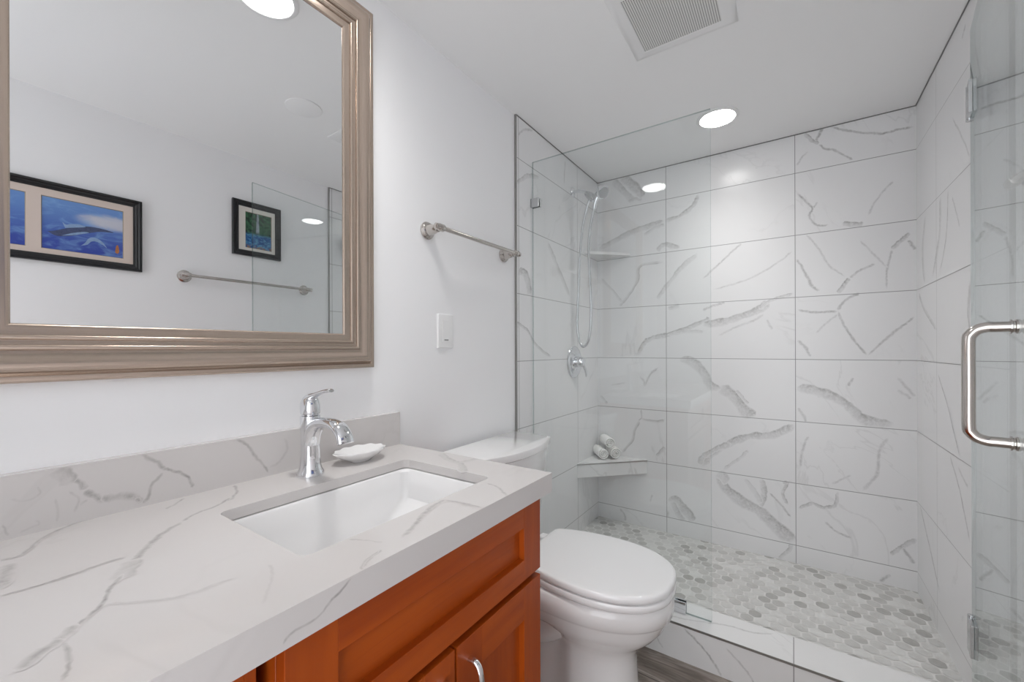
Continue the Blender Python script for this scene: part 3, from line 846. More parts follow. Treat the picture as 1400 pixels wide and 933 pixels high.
def drawer_bank():
    t = thing('drawer_cabinet', (0.26, -0.14, 0.0), 'dark cherry wood drawer cabinet left of the sink cabinet under the counter', 'cabinet')
    bm = bmesh.new()
    box(bm, 0.003, 0.487, 0.218, 0.236, 0.0, 0.8355); box(bm, 0.003, 0.487, CY0 + 0.021, CY0 + 0.039, 0.0, 0.8355)
    box(bm, 0.003, 0.012, CY0 + 0.039, 0.218, 0.09, 0.812); box(bm, 0.003, 0.487, CY0 + 0.039, 0.218, 0.09, 0.108); box(bm, 0.455, 0.47, CY0 + 0.039, 0.218, 0.0, 0.09)
    for z in (0.772, 0.600, 0.350):
        box(bm, 0.465, 0.487, CY0 + 0.039, 0.218, z, z + 0.035)
    obj('carcass', bm, 'wood_v', t, bevel=0.001)
    for z0, z1 in ((0.635, 0.800), (0.375, 0.620), (0.102, 0.360)):
        bm = bmesh.new(); shaker(bm, CY0 + 0.023, 0.233, z0, z1, 0.488, 0.506, 0.013, 0.05, 0.045)
        d = obj('drawer', bm, ['wood_h', 'wood_v'], t, smooth_angle=0, bevel=0.0007)
        obj('panel', boxbm(0.489, 0.497, CY0 + 0.03, 0.225, z0 + 0.035, z1 - 0.035), 'wood_h', d, smooth_angle=0)
        bm = bmesh.new()
        ym, zm = -0.145, (z0 + z1) / 2
        pts = [(0.495, ym - 0.062, zm), (0.520, ym - 0.060, zm), (0.532, ym - 0.04, zm), (0.534, ym, zm), (0.532, ym + 0.04, zm), (0.520, ym + 0.060, zm), (0.495, ym + 0.062, zm)]
        sweep(bm, pts, [(0.0065, 0.0045)] * 7, 12, up=(0, 0, 1))
        obj('handle', bm, 'chrome', d, smooth_angle=50)
drawer_bank()

# ------------------------------------------------------------------ faucet and soap dish
def faucet():
    x, y = 0.094, 0.534
    t = thing('faucet', (x, y, CT), 'polished chrome single-lever faucet behind the sink', 'faucet')
    bm = bmesh.new()
    lathe(bm, [(0.0, 0.0), (0.0300, 0.0), (0.0305, 0.004), (0.0285, 0.010), (0.0245, 0.017), (0.0225, 0.028), (0.0210, 0.050), (0.0205, 0.075), (0.0210, 0.100),
               (0.0222, 0.120), (0.0226, 0.136), (0.0222, 0.141), (0.0, 0.142)], (x, y, CT), seg=40)
    obj('body', bm, 'chrome', t, smooth_angle=40)
    bm = bmesh.new()
    pts = [(x + 0.001, y, 0.915), (x + 0.006, y, 0.945), (x + 0.020, y, 0.970), (x + 0.045, y, 0.984), (x + 0.084, y, 0.988), (x + 0.115, y, 0.981), (x + 0.133, y, 0.965), (x + 0.140, y, 0.949)]
    rad = [(0.019, 0.017), (0.0195, 0.018), (0.0195, 0.017), (0.0190, 0.0135), (0.0185, 0.0115), (0.0190, 0.0112), (0.0195, 0.0108), (0.0200, 0.0105)]
    sweep(bm, pts, rad, 24, up=(0, 1, 0))
    obj('spout', bm, 'chrome', t, smooth_angle=45)
    bm = bmesh.new()
    lathe(bm, [(0.0, 0.142), (0.0195, 0.142), (0.0195, 0.1445), (0.0215, 0.146), (0.0222, 0.152), (0.0215, 0.165), (0.0185, 0.178), (0.011, 0.187), (0.0, 0.190)], (x, y, CT), seg=36)
    pts = [(x - 0.013, y, 1.010), (x - 0.010, y, 1.028), (x + 0.004, y, 1.042), (x + 0.030, y, 1.050), (x + 0.058, y, 1.0575), (x + 0.080, y, 1.061), (x + 0.087, y, 1.0605)]
    sweep(bm, pts, [(0.017, 0.012), (0.0175, 0.0115), (0.016, 0.0085), (0.011, 0.0055), (0.0085, 0.0045), (0.0085, 0.0042), (0.006, 0.003)], 20, up=(0, 1, 0))
    obj('lever', bm, 'chrome', t, smooth_angle=45)
faucet()

def soap_dish():
    cx, cy = 0.082, 0.680
    bm = bmesh.new()
    seg = 72
    out = []
    for f, h, wav in ((0.0, 0.0, 0), (0.40, 0.0, 0), (0.44, 0.003, 0), (0.56, 0.008, 0.2), (0.80, 0.0175, 0.6), (0.95, 0.0265, 0.9), (1.0, 0.0310, 1.0), (0.985, 0.0330, 1.0), (0.93, 0.031, 0.9), (0.70, 0.021, 0.6), (0.42, 0.0125, 0.3), (0.15, 0.0105, 0.1), (0.0, 0.0105, 0)):
        ring = []
        for k in range(seg):
            a = 2 * pi * k / seg
            rip = cos(11 * a)
            tip = max(0.0, cos(a + pi * 0.5)) ** 8 * 0.10
            s = f * (1 + wav * (0.03 * rip + tip))
            ring.append(V(cx + 0.049 * s * cos(a), cy + 0.070 * s * sin(a), CT + h * 0.92 + wav * 0.0009 * rip))
        out.append(ring)
    rings(bm, out, cap0=False, cap1=False)
    bmesh.ops.remove_doubles(bm, verts=bm.verts, dist=1e-6)
    tag(obj('soap_dish', bm, 'porcelain', smooth_angle=60), 'white scalloped shell soap dish beside the chrome faucet', 'soap dish')
soap_dish()

# ------------------------------------------------------------------ framed mirror
def mirror():
    y0, y1, z0, z1 = -0.006, 0.769, 1.101, 2.138
    t = thing('wall_mirror', (0.0, 0.38, 1.101), 'large wall mirror in a ridged champagne metal frame above the vanity', 'mirror')
    bm = bmesh.new()
    prof = [(0.0, 0.0), (0.0, 0.020), (0.0015, 0.0230), (0.004, 0.0240), (0.0105, 0.0240), (0.0118, 0.0225), (0.0128, 0.0195), (0.0150, 0.0210), (0.0175, 0.0285), (0.0210, 0.0340), (0.0255, 0.0368), (0.0300, 0.0370),
            (0.0345, 0.0350), (0.0390, 0.0310), (0.0440, 0.0275), (0.0500, 0.0255), (0.0525, 0.0250), (0.0530, 0.0285), (0.0555, 0.0305), (0.0590, 0.0305), (0.0612, 0.0285), (0.0616, 0.0240), (0.0650, 0.0228), (0.0695, 0.0224),
            (0.0700, 0.0252), (0.0722, 0.0268), (0.0752, 0.0266), (0.0772, 0.0248), (0.0776, 0.0205), (0.0830, 0.0192), (0.0890, 0.0190), (0.0930, 0.0178), (0.0955, 0.0150), (0.0965, 0.011), (0.0965, 0.0)]
    rect_frame(bm, y0, y1, z0, z1, prof, lambda u, v, h: V(h, u, v), mis=(0, 1))
    obj('frame', bm, ['frame_h', 'frame_v'], t, smooth_angle=55)
    bm = bmesh.new(); box(bm, 0.008, 0.0125, y0 + 0.09, y1 - 0.09, z0 + 0.09, z1 - 0.09)
    obj('mirror_glass', bm, 'silver', t, smooth_angle=0)
mirror()

# ------------------------------------------------------------------ towel bars, light switch
def towel_bar(yA, yB, z, xw, sgn, off, label):
    t = thing('towel_bar', (xw, (yA + yB) / 2, z), label, 'towel bar', 'polished nickel towel bars')
    xb = xw + sgn * off
    bm = bmesh.new()
    sweep(bm, [(xb, yA - 0.012, z), (xb, yB + 0.012, z)], 0.0076, 20, up=(0, 0, 1), smooth_path=False)
    obj('bar', bm, 'nickel', t)
    for y, d in ((yA, -1), (yB, 1)):
        bm = bmesh.new()
        prof = [(0.0, 0.0), (0.0290, 0.0), (0.0300, 0.002), (0.0300, 0.006), (0.0275, 0.0085), (0.0262, 0.0095), (0.0262, 0.0125), (0.0240, 0.0150), (0.0195, 0.0170), (0.0185, 0.0200), (0.0170, 0.0300), (0.0140, 0.0420),
                (0.0115, 0.0490), (0.0125, 0.0505), (0.0125, 0.0535), (0.0095, 0.0560), (0.0, 0.0570)]
        lathe(bm, [(r, h * (off - 0.011) / 0.057) for r, h in prof], (xw, y, z), 'X', 32, flip=sgn)
        p = obj('post', bm, 'nickel', t, smooth_angle=40)
        bm = bmesh.new()
        lathe(bm, [(0.0, -0.014), (0.0105, -0.013), (0.0125, -0.010), (0.0125, 0.010), (0.0105, 0.013), (0.0095, 0.015), (0.0095, 0.018), (0.0115, 0.020), (0.0105, 0.025), (0.006, 0.0275), (0.0, 0.028)], (xb, y, z), 'Y', 24, flip=d)
        obj('finial', bm, 'nickel', p, smooth_angle=40)
towel_bar(1.001, 1.452, 1.560, 0.0, 1, 0.068, 'polished nickel towel bar on the left wall above the light switch')
towel_bar(0.772, 1.378, 1.522, XR, -1, 0.050, 'polished nickel towel bar seen in the mirror below the pictures')

def light_switch():
    y0, y1, z0, z1 = 1.049, 1.127, 1.158, 1.279
    t = thing('light_switch', (0, 1.09, 1.219), 'white rocker light switch on the wall below the left towel bar', 'light switch')
    bm = bmesh.new()
    rect_frame(bm, y0, y1, z0, z1, [(0, 0), (0, 0.004), (0.002, 0.0062), (0.005, 0.0068), (0.0215, 0.0068), (0.0215, 0.004)], lambda u, v, h: V(h, u, v), back=False)
    obj('plate', bm, 'plastic', t, smooth_angle=30)
    bm = bmesh.new(); box(bm, 0.003, 0.0085, 1.0710, 1.1050, 1.1795, 1.2575)
    p = obj('paddle', bm, 'plastic', t, smooth_angle=0, bevel=0.0012)
    obj('slider', boxbm(0.008, 0.0098, 1.078, 1.098, 1.1845, 1.189), plain('grey_slider', (0.25, 0.25, 0.25), 0.4), p, smooth_angle=0)
light_switch()

# ------------------------------------------------------------------ toilet
def egg(x0, x1, w, z, yc=1.285, xm=0.5, pb=2.6, pf=2.15, n=56):
    xc = x0 + (x1 - x0) * xm
    pts = []
    for k in range(n):
        a = 2 * pi * k / n
        c, s = cos(a), sin(a)
        e = pf if c >= 0 else pb
        r = (abs(c) ** e + abs(s) ** e) ** (-1 / e)
        pts.append(V(xc + (x1 - xc if c >= 0 else xc - x0) * r * c, yc + w * r * s, z))
    return pts

TY = 1.282
def toilet():
    t = thing('toilet', (0.37, TY, 0.0), 'white two-piece toilet with closed lid between the vanity and the shower', 'toilet')
    half = [(0.272, 0.0), (0.272, 0.110), (0.276, 0.128), (0.290, 0.143), (0.34, 0.162), (0.42, 0.180), (0.50, 0.187), (0.57, 0.183), (0.63, 0.167), (0.68, 0.140), (0.715, 0.104), (0.737, 0.060), (0.744, 0.0)]
    def lid_ring(s, z, dx=0.0):
        up = catmull([V(a, b, 0) for a, b in half], 4)
        pts = up + [V(p.x, -p.y, 0) for p in reversed(up[1:-1])]
        return [V(0.5 + (p.x - 0.5) * s + dx, TY + p.y * s, z) for p in pts]
    # bowl and foot: one casting
    bm = bmesh.new()
    sec = [(0.10, 0.640, 0.118, 0.0, 0.62, 4.0, 2.6), (0.10, 0.640, 0.118, 0.012, 0.62, 4.0, 2.6), (0.105, 0.634, 0.112, 0.03, 0.63, 4.0, 2.6), (0.11, 0.628, 0.106, 0.10, 0.65, 4.0, 2.6), (0.11, 0.626, 0.105, 0.17, 0.66, 3.6, 2.5),
           (0.10, 0.632, 0.110, 0.215, 0.66, 3.4, 2.4), (0.09, 0.655, 0.127, 0.245, 0.64, 3.2, 2.3), (0.08, 0.690, 0.150, 0.275, 0.62, 3.0, 2.2), (0.07, 0.713, 0.167, 0.305, 0.61, 2.9, 2.15),
           (0.06, 0.726, 0.176, 0.335, 0.60, 2.9, 2.12), (0.055, 0.730, 0.179, 0.343, 0.60, 2.9, 2.12), (0.05, 0.737, 0.184, 0.348, 0.60, 2.9, 2.12), (0.05, 0.740, 0.186, 0.375, 0.60, 2.9, 2.12), (0.05, 0.738, 0.185, 0.398, 0.60, 2.9, 2.12), (0.055, 0.730, 0.178, 0.405, 0.60, 2.9, 2.12)]
    def waist(p):                                                # the casting narrows behind the front of the foot
        k = max(0.0, min(1.0, (0.46 - p.x) / 0.09)); k = k * k * (3 - 2 * k)
        h = max(0.0, min(1.0, (0.30 - p.z) / 0.07)); h = h * h * (3 - 2 * h)
        return V(p.x, TY + (p.y - TY) * (1 - 0.40 * k * h), p.z)
    rings(bm, [[waist(p) for p in egg(a, b, w, z, TY, xm, pb, pf, n=96)] for a, b, w, z, xm, pb, pf in sec])
    for s in (-1, 1):                                            # trapway swelling on either flank
        pts = [(0.47, TY + s * 0.050, 0.30), (0.41, TY + s * 0.058, 0.262), (0.35, TY + s * 0.058, 0.215), (0.29, TY + s * 0.058, 0.190), (0.23, TY + s * 0.058, 0.205), (0.18, TY + s * 0.058, 0.235), (0.14, TY + s * 0.058, 0.20), (0.125, TY + s * 0.06, 0.10), (0.12, TY + s * 0.06, 0.01)]
        sweep(bm, pts, [0.045, 0.050, 0.048, 0.047, 0.047, 0.047, 0.047, 0.045, 0.045], 16, up=(0, 1, 0))
    obj('bowl', bm, 'porcelain', t, smooth_angle=70)
    bm = bmesh.new()
    rings(bm, [lid_ring(0.93, 0.4045), lid_ring(0.935, 0.4115), lid_ring(0.988, 0.4120), lid_ring(1.0, 0.4140), lid_ring(1.004, 0.4220), lid_ring(1.002, 0.4300), lid_ring(0.992, 0.4330), lid_ring(0.95, 0.4335)])
    obj('seat', bm, 'seat_plastic', t, smooth_angle=50)
    bm = bmesh.new()
    rings(bm, [lid_ring(0.950, 0.4336), lid_ring(0.950, 0.4372), lid_ring(0.990, 0.4376), lid_ring(0.998, 0.4390), lid_ring(1.0, 0.446), lid_ring(0.998, 0.4510), lid_ring(0.991, 0.4550), lid_ring(0.978, 0.4575), lid_ring(0.955, 0.4587), lid_ring(0.9, 0.4592), lid_ring(0.5, 0.4600)])
    lid = obj('lid', bm, 'seat_plastic', t, smooth_angle=50)
    for s in (-1, 1):
        obj('hinge', boxbm(0.238, 0.285, TY + s * 0.075 - 0.018, TY + s * 0.075 + 0.018, 0.404, 0.448), 'seat_plastic', lid, bevel=0.006, segs=3)
    def tank_ring(w, d, bow, z, x0=0.020):
        pts = [V(x0, TY - w, z), V(x0, TY + w, z)]
        n = 20
        rr = 0.018
        pts.append(V(x0 + d - rr, TY + w, z)); pts.append(V(x0 + d - 0.005, TY + w - 0.005, z))
        for k in range(n + 1):
            f = 1 - 2 * k / n
            yy = f * (w - rr)
            pts.append(V(x0 + d + bow * (1 - f * f), TY + yy, z))
        pts.append(V(x0 + d - 0.005, TY - w + 0.005, z)); pts.append(V(x0 + d - rr, TY - w, z))
        return pts
    bm = bmesh.new()
    rings(bm, [tank_ring(0.170, 0.140, 0.020, 0.400), tank_ring(0.185, 0.155, 0.026, 0.43), tank_ring(0.205, 0.172, 0.036, 0.62), tank_ring(0.215, 0.180, 0.040, 0.745), tank_ring(0.2155, 0.181, 0.040, 0.752), tank_ring(0.2155, 0.181, 0.040, 0.7605)])
    obj('tank', bm, 'porcelain', t, smooth_angle=40)
    bm = bmesh.new()
    rings(bm, [tank_ring(0.218, 0.184, 0.042, 0.7605), tank_ring(0.224, 0.189, 0.044, 0.766), tank_ring(0.225, 0.190, 0.044, 0.783), tank_ring(0.223, 0.188, 0.044, 0.789), tank_ring(0.217, 0.182, 0.042, 0.7925)])
    obj('tank_lid', bm, 'porcelain', t, smooth_angle=40)
toilet()

# ------------------------------------------------------------------ shower glass
def glass_panel(bm, fs_edges):
    for f in bm.faces:
        f.material_index = 1
    big = sorted(bm.faces, key=lambda f: -f.calc_area())[:2]
    for f in big:
        f.material_index = 0

GY = 1.6785
def screen():
    t = thing('shower_screen', (0.4, GY, 0.137), 'fixed clear glass shower panel standing on the curb behind the toilet', 'shower screen')
    bm = boxbm(0.014, 0.786, GY - 0.005, GY + 0.005, 0.1375, 2.044); glass_panel(bm, None)
    g = obj('glass_panel', bm, ['glass', 'glass_edge'], t, smooth_angle=0)
    def clamp(x0, x1, z0, z1):
        bm = bmesh.new()
        for y0, y1 in ((GY - 0.0125, GY - 0.0052), (GY + 0.0052, GY + 0.0125)):
            box(bm, x0, x1, y0, y1, z0, z1)
        return bm
    bm = clamp(0.009, 0.052, 1.826, 1.868); box(bm, 0.0085, 0.013, GY - 0.0125, GY + 0.0125, 1.826, 1.868)
    c = obj('clamp', bm, 'dull_chrome', t, smooth_angle=0, bevel=0.001)
    c['label'] = 'square satin chrome clamp at the wall'
    bm = clamp(0.652, 0.697, 0.1372, 0.181)
    c = obj('clamp', bm, 'chrome', t, smooth_angle=0, bevel=0.001)
    c['label'] = 'square chrome clamp on the curb'
screen()

def door():
    t = thing('shower_door', (1.455, GY, 0.15), 'clear glass shower door swung open at the right wall with a nickel handle', 'shower door')
    t.rotation_euler = (0, 0, math.atan2(1.027 - GY, 1.357 - 1.455))
    Lh = 0.658
    bm = boxbm(0.0, Lh, -0.005, 0.005, 0.0, 1.894); glass_panel(bm, None)
    obj('glass_panel', bm, ['glass', 'glass_edge'], t, smooth_angle=0, local=True)
    bm = bmesh.new()
    u, z0, z1 = Lh - 0.065, 0.834, 1.040
    for s in (-1, 1):
        pts = [(u, s * 0.004, z1), (u, s * 0.030, z1), (u, s * 0.040, z1), (u, s * 0.052, z1 - 0.004), (u, s * 0.060, z1 - 0.013), (u, s * 0.063, z1 - 0.026), (u, s * 0.063, (z0 + z1) / 2),
               (u, s * 0.063, z0 + 0.026), (u, s * 0.060, z0 + 0.013), (u, s * 0.052, z0 + 0.004), (u, s * 0.040, z0), (u, s * 0.030, z0), (u, s * 0.004, z0)]
        sweep(bm, pts, 0.0093, 20, up=(1, 0, 0), per=4)
        for z in (z0, z1):
            lathe(bm, [(0.0, 0.0051), (0.0125, 0.0051), (0.0125, 0.0075), (0.0105, 0.0085), (0.0105, 0.0105), (0.0125, 0.0115), (0.0125, 0.0140), (0.0, 0.0142)], (u, 0, z), 'Y', 24, flip=s)
    h = obj('handle', bm, 'nickel', t, smooth_angle=45, local=True)
    h['label'] = 'polished nickel pull handle'
    for zc in (1.692, 0.199):
        bm = bmesh.new()
        for s in (-1, 1):
            box(bm, -0.002, 0.050, min(s * 0.0052, s * 0.0125), max(s * 0.0052, s * 0.0125), zc - 0.045, zc + 0.045)
        box(bm, -0.016, -0.002, -0.0125, 0.0125, zc - 0.045, zc + 0.045)
        box(bm, -0.020, -0.016, -0.004, 0.028, zc - 0.045, zc + 0.045)
        lathe(bm, [(0.0, -0.05), (0.007, -0.05), (0.007, 0.05), (0.0, 0.05)], (-0.008, -0.006, zc), 'Z', 16)
        k = obj('hinge', bm, 'dull_chrome', t, smooth_angle=30, bevel=0.0008, local=True)
        k['label'] = 'chrome glass hinge'
door()

# ------------------------------------------------------------------ shower fittings
def hand_shower():
    y = 2.118
    t = thing('hand_shower', (0.008, y, 2.04), 'chrome hand shower with a looped hose on the left tiled wall', 'shower head')
    bm = bmesh.new()
    lathe(bm, [(0.0, 0.0), (0.027, 0.0), (0.028, 0.003), (0.022, 0.008), (0.012, 0.011), (0.0, 0.012)], (0.008, y, 2.040), 'X', 28)
    obj('flange', bm, 'chrome', t)
    bm = bmesh.new()
    sweep(bm, [(0.012, y, 2.040), (0.045, y, 2.040), (0.075, y, 2.030), (0.100, y, 2.012)], 0.0095, 16)
    obj('arm', bm, 'chrome', t)
    bm = bmesh.new()
    sweep(bm, [(0.092, y, 2.018), (0.108, y, 2.004), (0.128, y - 0.004, 1.985), (0.140, y - 0.008, 1.965)], [0.013, 0.019, 0.020, 0.013], 18)
    sweep(bm, [(0.122, y, 1.990), (0.150, y - 0.010, 1.985), (0.168, y - 0.014, 1.990)], [0.012, 0.015, 0.016], 16)
    obj('bracket', bm, 'dull_chrome', t, smooth_angle=50)
    bm = bmesh.new()
    sweep(bm, [(0.144, y - 0.012, 1.915), (0.149, y - 0.012, 1.940), (0.157, y - 0.013, 1.963), (0.170, y - 0.014, 1.985), (0.184, y - 0.016, 2.000)], [0.0105, 0.0125, 0.0135, 0.0145, 0.019], 18)
    d = V(0.72, -0.35, -0.58).normalized(); o0 = V(0.186, y - 0.018, 2.003)
    a = d.orthogonal().normalized(); b = d.cross(a)
    rings(bm, [[o0 + d * h + (a * cos(2 * pi * k / 28) + b * sin(2 * pi * k / 28)) * r for k in range(28)] for r, h in ((0.004, -0.024), (0.017, -0.020), (0.028, -0.008), (0.035, 0.006), (0.037, 0.016), (0.037, 0.022), (0.034, 0.026), (0.002, 0.0265))])
    hs = obj('handset', bm, 'chrome', t, smooth_angle=45)
    bm = bmesh.new()
    o1 = o0 + d * 0.0265
    rings(bm, [[o1 + d * h + (a * cos(2 * pi * k / 28) + b * sin(2 * pi * k / 28)) * r for k in range(28)] for r, h in ((0.029, 0.0), (0.029, 0.003), (0.001, 0.0035))])
    obj('spray_face', bm, plain('grey_spray_face', (0.42, 0.43, 0.44), 0.35, nscale=500, var=0.4, bmp=0.5), hs)
    bm = bmesh.new()
    pts = [(0.118, y - 0.004, 1.985), (0.098, y + 0.003, 1.945), (0.066, y + 0.008, 1.830), (0.047, y + 0.010, 1.640), (0.036, y + 0.012, 1.440), (0.030, y + 0.012, 1.290), (0.042, y + 0.010, 1.205), (0.072, y + 0.004, 1.166),
           (0.104, y - 0.002, 1.200), (0.121, y - 0.006, 1.300), (0.122, y - 0.010, 1.450), (0.114, y - 0.012, 1.620), (0.112, y - 0.013, 1.740), (0.128, y - 0.012, 1.850), (0.144, y - 0.012, 1.917)]
    sweep(bm, pts, 0.0068, 14, per=10)
    obj('hose', bm, 'dull_chrome', t, smooth_angle=60)
hand_shower()

def valve():
    y, z = 2.133, 1.080
    t = thing('shower_valve', (0.008, y, z), 'round chrome shower valve with lever below the hand shower', 'shower valve')
    bm = bmesh.new()
    lathe(bm, [(0.0, 0.0), (0.088, 0.0), (0.090, 0.003), (0.086, 0.008), (0.074, 0.011), (0.062, 0.010), (0.048, 0.014), (0.044, 0.020), (0.0, 0.022)], (0.008, y, z), 'X', 48)
    obj('escutcheon', bm, 'chrome', t, smooth_angle=40)
    bm = bmesh.new()
    lathe(bm, [(0.0, 0.020), (0.030, 0.020), (0.032, 0.030), (0.028, 0.052), (0.022, 0.062), (0.0, 0.064)], (0.008, y, z), 'X', 32)
    sweep(bm, [(0.055, y, z), (0.062, y + 0.012, z - 0.018), (0.066, y + 0.026, z - 0.045), (0.067, y + 0.034, z - 0.072), (0.066, y + 0.036, z - 0.085)], [(0.016, 0.010), (0.014, 0.009), (0.011, 0.007), (0.010, 0.006), (0.007, 0.004)], 16, up=(0, 1, 0))
    obj('lever', bm, 'chrome', t, smooth_angle=45)
valve()

def corner_slab(bm, leg, z0, z1, mi=0, inset=0.0):
    x, y = 0.008, YB
    lo = [V(x, y, z0), V(x + leg, y, z0), V(x + leg, y - 0.004, z0), V(x + 0.004, y - leg, z0), V(x, y - leg, z0)]
    rings(bm, [lo, [V(p.x, p.y, z1) for p in lo]], mi=mi)
bm = bmesh.new(); corner_slab(bm, 0.212, 1.722, 1.738)
tag(obj('corner_shelf', bm, plain('white_stone_shelf', (0.78, 0.78, 0.78), 0.25), smooth_angle=0, bevel=0.001), 'thin white triangular corner shelf beside the shower hose', 'shelf', 'triangular shower shelves')
t = thing('corner_shelf', (0.1, 2.38, 0.41), 'thick tiled triangular corner shelf holding the rolled towels', 'shelf', 'triangular shower shelves')
bm = bmesh.new(); corner_slab(bm, 0.309, 0.409, 0.482)
obj('shelf_body', bm, 'tile_curb', t, smooth_angle=0)
bm = bmesh.new(); corner_slab(bm, 0.312, 0.482, 0.4865)
k = obj('edge_trim', bm, 'trim_metal', t, smooth_angle=0)
bm = bmesh.new(); corner_slab(bm, 0.309, 0.4865, 0.491)
obj('shelf_top', bm, 'tile_curb', t, smooth_angle=0)

def towel_roll(c, d, R, length, phase, label):
    """A towel rolled tightly: a spiral sheet drawn out along its axis d, front end at c."""
    bm = bmesh.new()
    d = Vector(d).normalized(); s = d.cross(V(0, 0, 1)).normalized(); u = V(0, 0, 1)
    th = 0.0076; turns = (R - 0.004) / (th * 1.34); n = int(turns * 26)
    outer, inner = [], []
    for k in range(n + 1):
        a = 2 * pi * turns * k / n
        ro = 0.004 + th * 1.34 * a / (2 * pi); ri = max(0.0008, ro - th * (0.86 if k > 8 else 0.6))
        outer.append((ro, a + phase)); inner.append((ri, a + phase))
    rows = []
    fs = (0.0, 0.012, 0.04, 0.5, 0.96, 0.988, 1.0)
    m = len(fs)
    for j, f in enumerate(fs):
        off = -d * (length * f)
        e = 0.0018 if j in (0, m - 1) else (0.0005 if j in (1, m - 2) else 0.0)
        def P(r, a, inw):
            rr = max(0.0006, r + (e if inw else -e))
            return Vector(c) + off + s * (rr * cos(a)) + u * (rr * sin(a))
        rows.append(([bm.verts.new(P(r, a, False)) for r, a in outer], [bm.verts.new(P(r, a, True)) for r, a in inner]))
    for (o0, i0), (o1, i1) in zip(rows, rows[1:]):
        for k in range(n):
            bm.faces.new((o0[k], o0[k + 1], o1[k + 1], o1[k])); bm.faces.new((i0[k], i1[k], i1[k + 1], i0[k + 1]))
        bm.faces.new((o0[n], i0[n], i1[n], o1[n])); bm.faces.new((o0[0], o1[0], i1[0], i0[0]))
    for o, i in (rows[0], rows[-1]):
        for k in range(n):
            bm.faces.new((o[k], o[k + 1], i[k + 1], i[k]))
    return tag(obj('rolled_towel', bm, 'towel', smooth_angle=60), label, 'towel', 'rolled towels on the corner shelf')
AX = (0.62, -0.78, 0.0)
sx, sy = 0.78, 0.62                                            # across the rolls
RT = 0.0355
cA = V(0.107, 2.330, 0.491 + RT)
cB = cA + V(sx, sy, 0) * 0.0735
cC = (cA + cB) / 2 + V(-0.002, 0.004, 0.0625)
towel_roll(cA, AX, RT, 0.125, 0.6, 'white rolled towel at the left of the bottom pair on the tiled corner shelf')
towel_roll(cB, AX, RT, 0.115, 2.2, 'white rolled towel at the right of the bottom pair on the tiled corner shelf')
towel_roll(cC, AX, RT, 0.125, 3.9, 'white rolled towel resting on top of the other two rolls')

# ------------------------------------------------------------------ ceiling fittings
def recessed_light(x, y, mat, label):
    t = thing('recessed_light', (x, y, CEIL), label, 'ceiling light', 'recessed ceiling lights')
    bm = bmesh.new()
    lathe(bm, [(0.074, 0.0), (0.088, 0.0), (0.0885, -0.003), (0.084, -0.006), (0.075, -0.0072), (0.0725, -0.005)], (x, y, CEIL), 'Z', 56)
    for f in [f for f in bm.faces if len(f.verts) > 4]:
        bm.faces.remove(f)
    obj('trim_ring', bm, 'plastic', t)
    bm = bmesh.new()
    lathe(bm, [(0.073, -0.0015), (0.073, -0.004), (0.0715, -0.0055)], (x, y, CEIL), 'Z', 56)
    obj('lens', bm, mat, t, smooth_angle=0)
recessed_light(0.754, 2.093, 'lamp_shower', 'lit round recessed light in the ceiling above the shower')
recessed_light(0.290, 0.604, 'lamp_vanity', 'lit round recessed light seen at the top of the mirror')

bm = bmesh.new()
lathe(bm, [(0.0, 0.0), (0.072, 0.0), (0.0735, -0.001), (0.0725, -0.0035), (0.070, -0.0045), (0.0, -0.0050)], (0.754, 0.975, CEIL), 'Z', 48)
tag(obj('ceiling_cap', bm, 'ceiling'), 'flat round white ceiling cover seen in the mirror', 'ceiling cover')

def exhaust_fan():
    x0, x1, y0, y1 = 0.566, 0.896, 1.172, 1.510
    t = thing('exhaust_fan', ((x0 + x1) / 2, (y0 + y1) / 2, CEIL), 'white exhaust fan vent with a perforated grille in the ceiling', 'exhaust fan')
    bm = bmesh.new()
    rect_frame(bm, x0, x1, y0, y1, [(0, 0.0), (0.0, 0.003), (0.003, 0.006), (0.020, 0.0095), (0.036, 0.0125), (0.041, 0.0130), (0.043, 0.0120), (0.043, 0.002)], lambda u, v, h: V(u, v, CEIL - h), back=False)
    obj('cover', bm, 'plastic', t, smooth_angle=40)
    obj('grille', boxbm(x0 + 0.0425, x1 - 0.0425, y0 + 0.0425, y1 - 0.0425, CEIL - 0.0112, CEIL - 0.006), 'grille', t, smooth_angle=0)
exhaust_fan()

# ------------------------------------------------------------------ pictures on the right wall (seen in the mirror)
FPROF = [(0, 0.0), (0, 0.016), (0.002, 0.019), (0.010, 0.020), (0.014, 0.017), (0.021, 0.0165), (0.026, 0.012), (0.0305, 0.011), (0.0315, 0.006), (0.0315, 0.0)]
def picture(y0, y1, z0, z1, wins, mat, label):
    t = thing('framed_picture', (XR, (y0 + y1) / 2, z0), label, 'picture', 'framed pictures on the right wall')
    mp = lambda u, v, h: V(XR - h, u, v)
    bm = bmesh.new()
    rect_frame(bm, y0, y1, z0, z1, FPROF, mp)
    obj('frame', bm, 'black_frame', t, smooth_angle=30)
    bm = bmesh.new()
    q = 0.0295
    rect = lambda a, b, c, d, h: [mp(a, c, h), mp(b, c, h), mp(b, d, h), mp(a, d, h)]
    hs = []
    o1, hs1 = plate_with_holes(bm, rect(y0 + q, y1 - q, z0 + q, z1 - q, 0.0085), [rect(*w, 0.0085) for w in wins])
    for h, w in zip(hs1, wins):
        lo = [bm.verts.new(p) for p in rect(w[0] + 0.0025, w[1] - 0.0025, w[2] + 0.0025, w[3] - 0.0025, 0.0055)]
        for i in range(4):
            bm.faces.new((h[i], h[(i + 1) % 4], lo[(i + 1) % 4], lo[i])).material_index = 1
    obj('mat_board', bm, [mat, 'mat_edge'], t, smooth_angle=0)
    return t, mp, rect

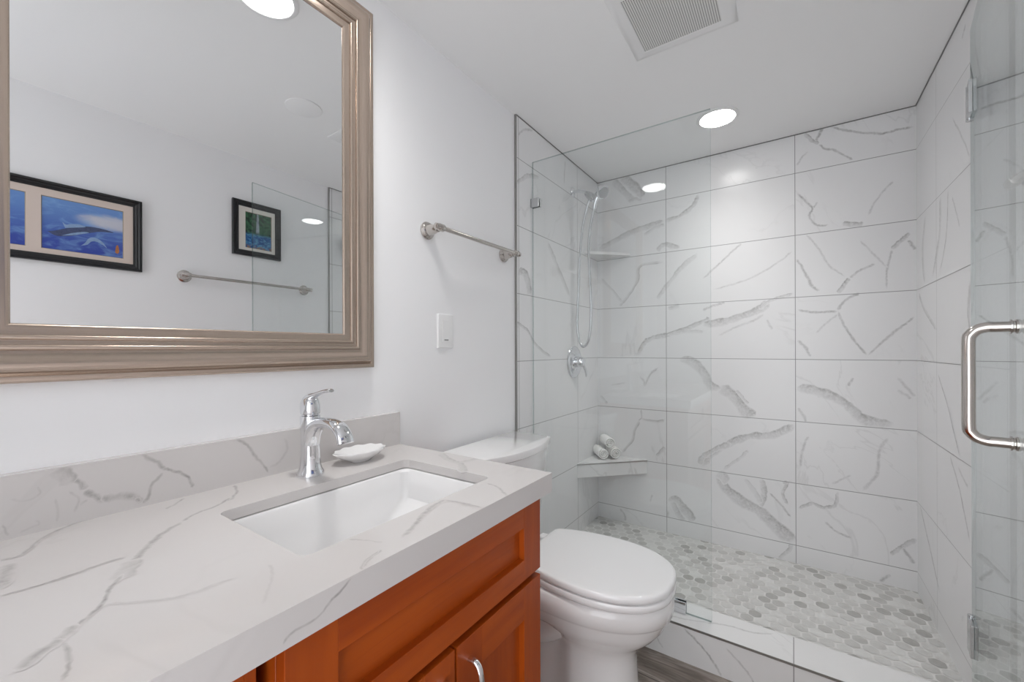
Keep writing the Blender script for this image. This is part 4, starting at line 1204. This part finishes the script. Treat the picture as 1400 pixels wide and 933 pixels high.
t, mp, rect = picture(-0.050, 0.609, 1.516, 1.841, [(0.012, 0.259, 1.567, 1.781), (0.299, 0.546, 1.567, 1.781)], 'mat_pink', 'wide black framed ocean picture with two blue panels seen in the mirror')
for w in ((0.009, 0.262, 1.564, 1.784), (0.296, 0.549, 1.564, 1.784)):
    bm = bmesh.new()
    bm.faces.new([bm.verts.new(p) for p in rect(*w, 0.0052)])
    def poly(pts, h, mi):
        pp = catmull([V(a, b, 0) for a, b in pts] + [V(*pts[0], 0)], 5)[:-1]
        bm.faces.new([bm.verts.new(mp(w[0] + p.x, w[2] + p.y, h)) for p in pp]).material_index = mi
    if w[0] > 0.2:
        poly([(0.020, 0.075), (0.045, 0.062), (0.080, 0.068), (0.130, 0.090), (0.175, 0.108), (0.218, 0.113), (0.190, 0.121), (0.150, 0.123), (0.115, 0.117), (0.075, 0.100), (0.045, 0.084)], 0.0053, 1)
        poly([(0.070, 0.100), (0.062, 0.122), (0.072, 0.114), (0.084, 0.119), (0.110, 0.124), (0.130, 0.118), (0.105, 0.110)], 0.0054, 2)
        poly([(0.060, 0.066), (0.090, 0.074), (0.125, 0.088), (0.140, 0.096), (0.125, 0.096), (0.090, 0.083)], 0.0054, 2)
        poly([(0.115, 0.035), (0.128, 0.050), (0.140, 0.072), (0.160, 0.078), (0.182, 0.064), (0.196, 0.040), (0.185, 0.050), (0.165, 0.062), (0.148, 0.060), (0.135, 0.044)], 0.0055, 2)
        poly([(0.222, 0.028), (0.226, 0.055), (0.232, 0.060), (0.236, 0.034), (0.230, 0.022)], 0.0054, 3)
    obj('print', bm, ['ocean', 'whale_dark', 'whale_light', 'reef'], t, smooth_angle=0)
t, mp, rect = picture(0.983, 1.235, 1.676, 1.977, [(1.047, 1.186, 1.722, 1.922)], 'mat_cream', 'small black framed waterfall picture seen in the mirror above the towel bar')
bm = bmesh.new(); bm.faces.new([bm.verts.new(p) for p in rect(1.044, 1.189, 1.719, 1.925, 0.0052)])
obj('print', bm, 'waterfall', t, smooth_angle=0)
